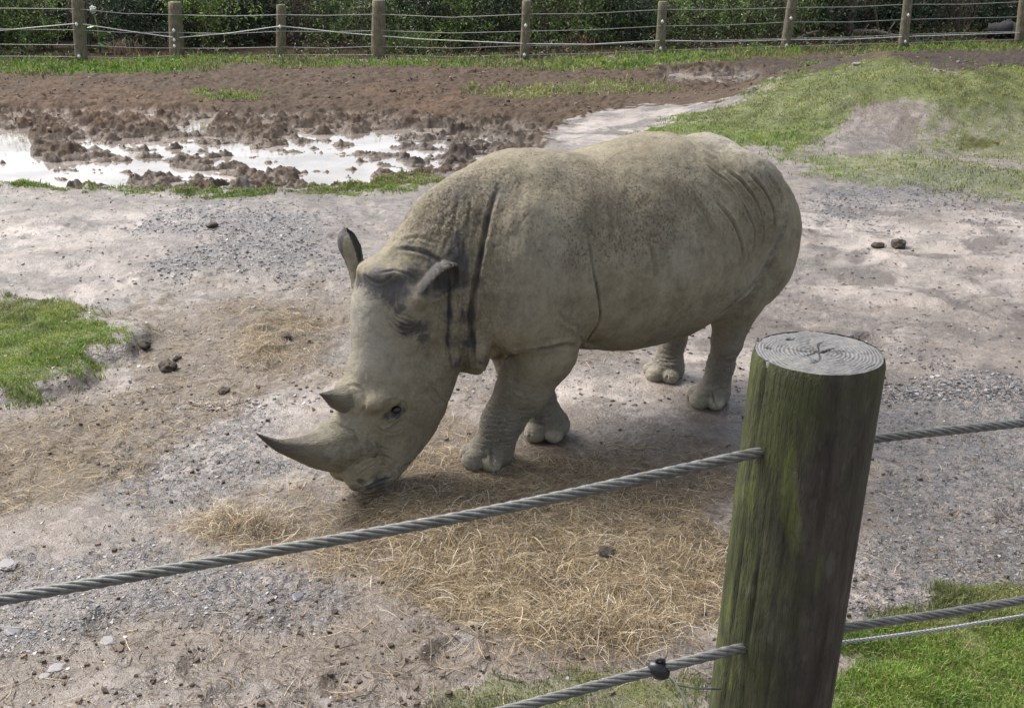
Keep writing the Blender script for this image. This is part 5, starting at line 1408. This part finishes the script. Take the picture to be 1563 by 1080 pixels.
for i, (x, y, w_, L_) in enumerate([(342, 592, 20, 'dark round dung clod alone on the pale mud left of the horns'), (218, 527, 26, 'brown dung clod at the edge of the left grass patch'), (270, 545, 14, 'small blackish clod between straw and the left grass bank'), (257, 557, 30, 'flat brown clod beside the pale ledge below the grass patch'),
    (325, 353, 16, 'dark clod on the gravel streak behind the far ear'), (1372, 375, 26, 'reddish brown clod on the bare mud right of the rump'), (1340, 377, 18, 'smaller clod just left of the reddish brown one'), (925, 855, 30, 'flat black clod in the straw between cable and post'),
    (438, 522, 16, 'small brown clod on straw in front of the forehead'), (600, 145, 12, 'tiny dark clod on the far brown mud'), (1100, 220, 8, 'small dark lump on the pale path behind the back')]):
    lump('dung_clod', x, y, w_, L_, 'dung clod', m_dung, .55, i + 1)
for i, (x, y, w_, L_, mt) in enumerate([(165, 980, 24, 'pale flat stone with angular edges at lower left', m_stone), (86, 1018, 24, 'grey flat stone left of and below the pale angular one', m_stone), (12, 862, 30, 'white-grey slab stone at the left edge above the cable', m_stone), (68, 1030, 16, 'small rounded pale stone in the lower left corner', m_stone),
    (455, 908, 22, 'grey slate flake below the cable under the front horn', m_slate), (20, 960, 26, 'dark slate slab at the left edge below the cable', m_slate), (1300, 180, 16, 'pale stone on the eroded patch of the mound', m_stone)]):
    lump('stone', x, y, w_, L_, 'stone', mt, .22, i + 31, ang=True)
# ------------------------------------------------------------------ light
SUN_DIR = unit((-.50, .34, .82))
w = bpy.data.worlds.new('World'); sc.world = w; w.use_nodes = True
wt = w.node_tree; bg = wt.nodes['Background']
sky = wt.nodes.new('ShaderNodeTexSky'); sky.sky_type = 'NISHITA'; sky.sun_disc = False
sky.sun_elevation = math.asin(SUN_DIR[2]); sky.sun_rotation = math.atan2(SUN_DIR[0], SUN_DIR[1])
sky.air_density = 1.0; sky.dust_density = 4.0; sky.ozone_density = 1.0
hs = wt.nodes.new('ShaderNodeHueSaturation'); hs.inputs['Saturation'].default_value = .50
wt.links.new(sky.outputs[0], hs.inputs['Color']); wt.links.new(hs.outputs[0], bg.inputs[0])
bg.inputs[1].default_value = .125
sl = bpy.data.lights.new('sun', 'SUN'); sl.energy = 1.9; sl.angle = math.radians(36); sl.color = (1, .97, .92)
so = bpy.data.objects.new('sun', sl); COL.objects.link(so)
so.rotation_euler = Vector(tuple(SUN_DIR)).to_track_quat('Z', 'Y').to_euler()
sc.view_settings.view_transform = 'Standard'; sc.view_settings.look = 'None'; sc.view_settings.gamma = 1; sc.view_settings.exposure = 1.08
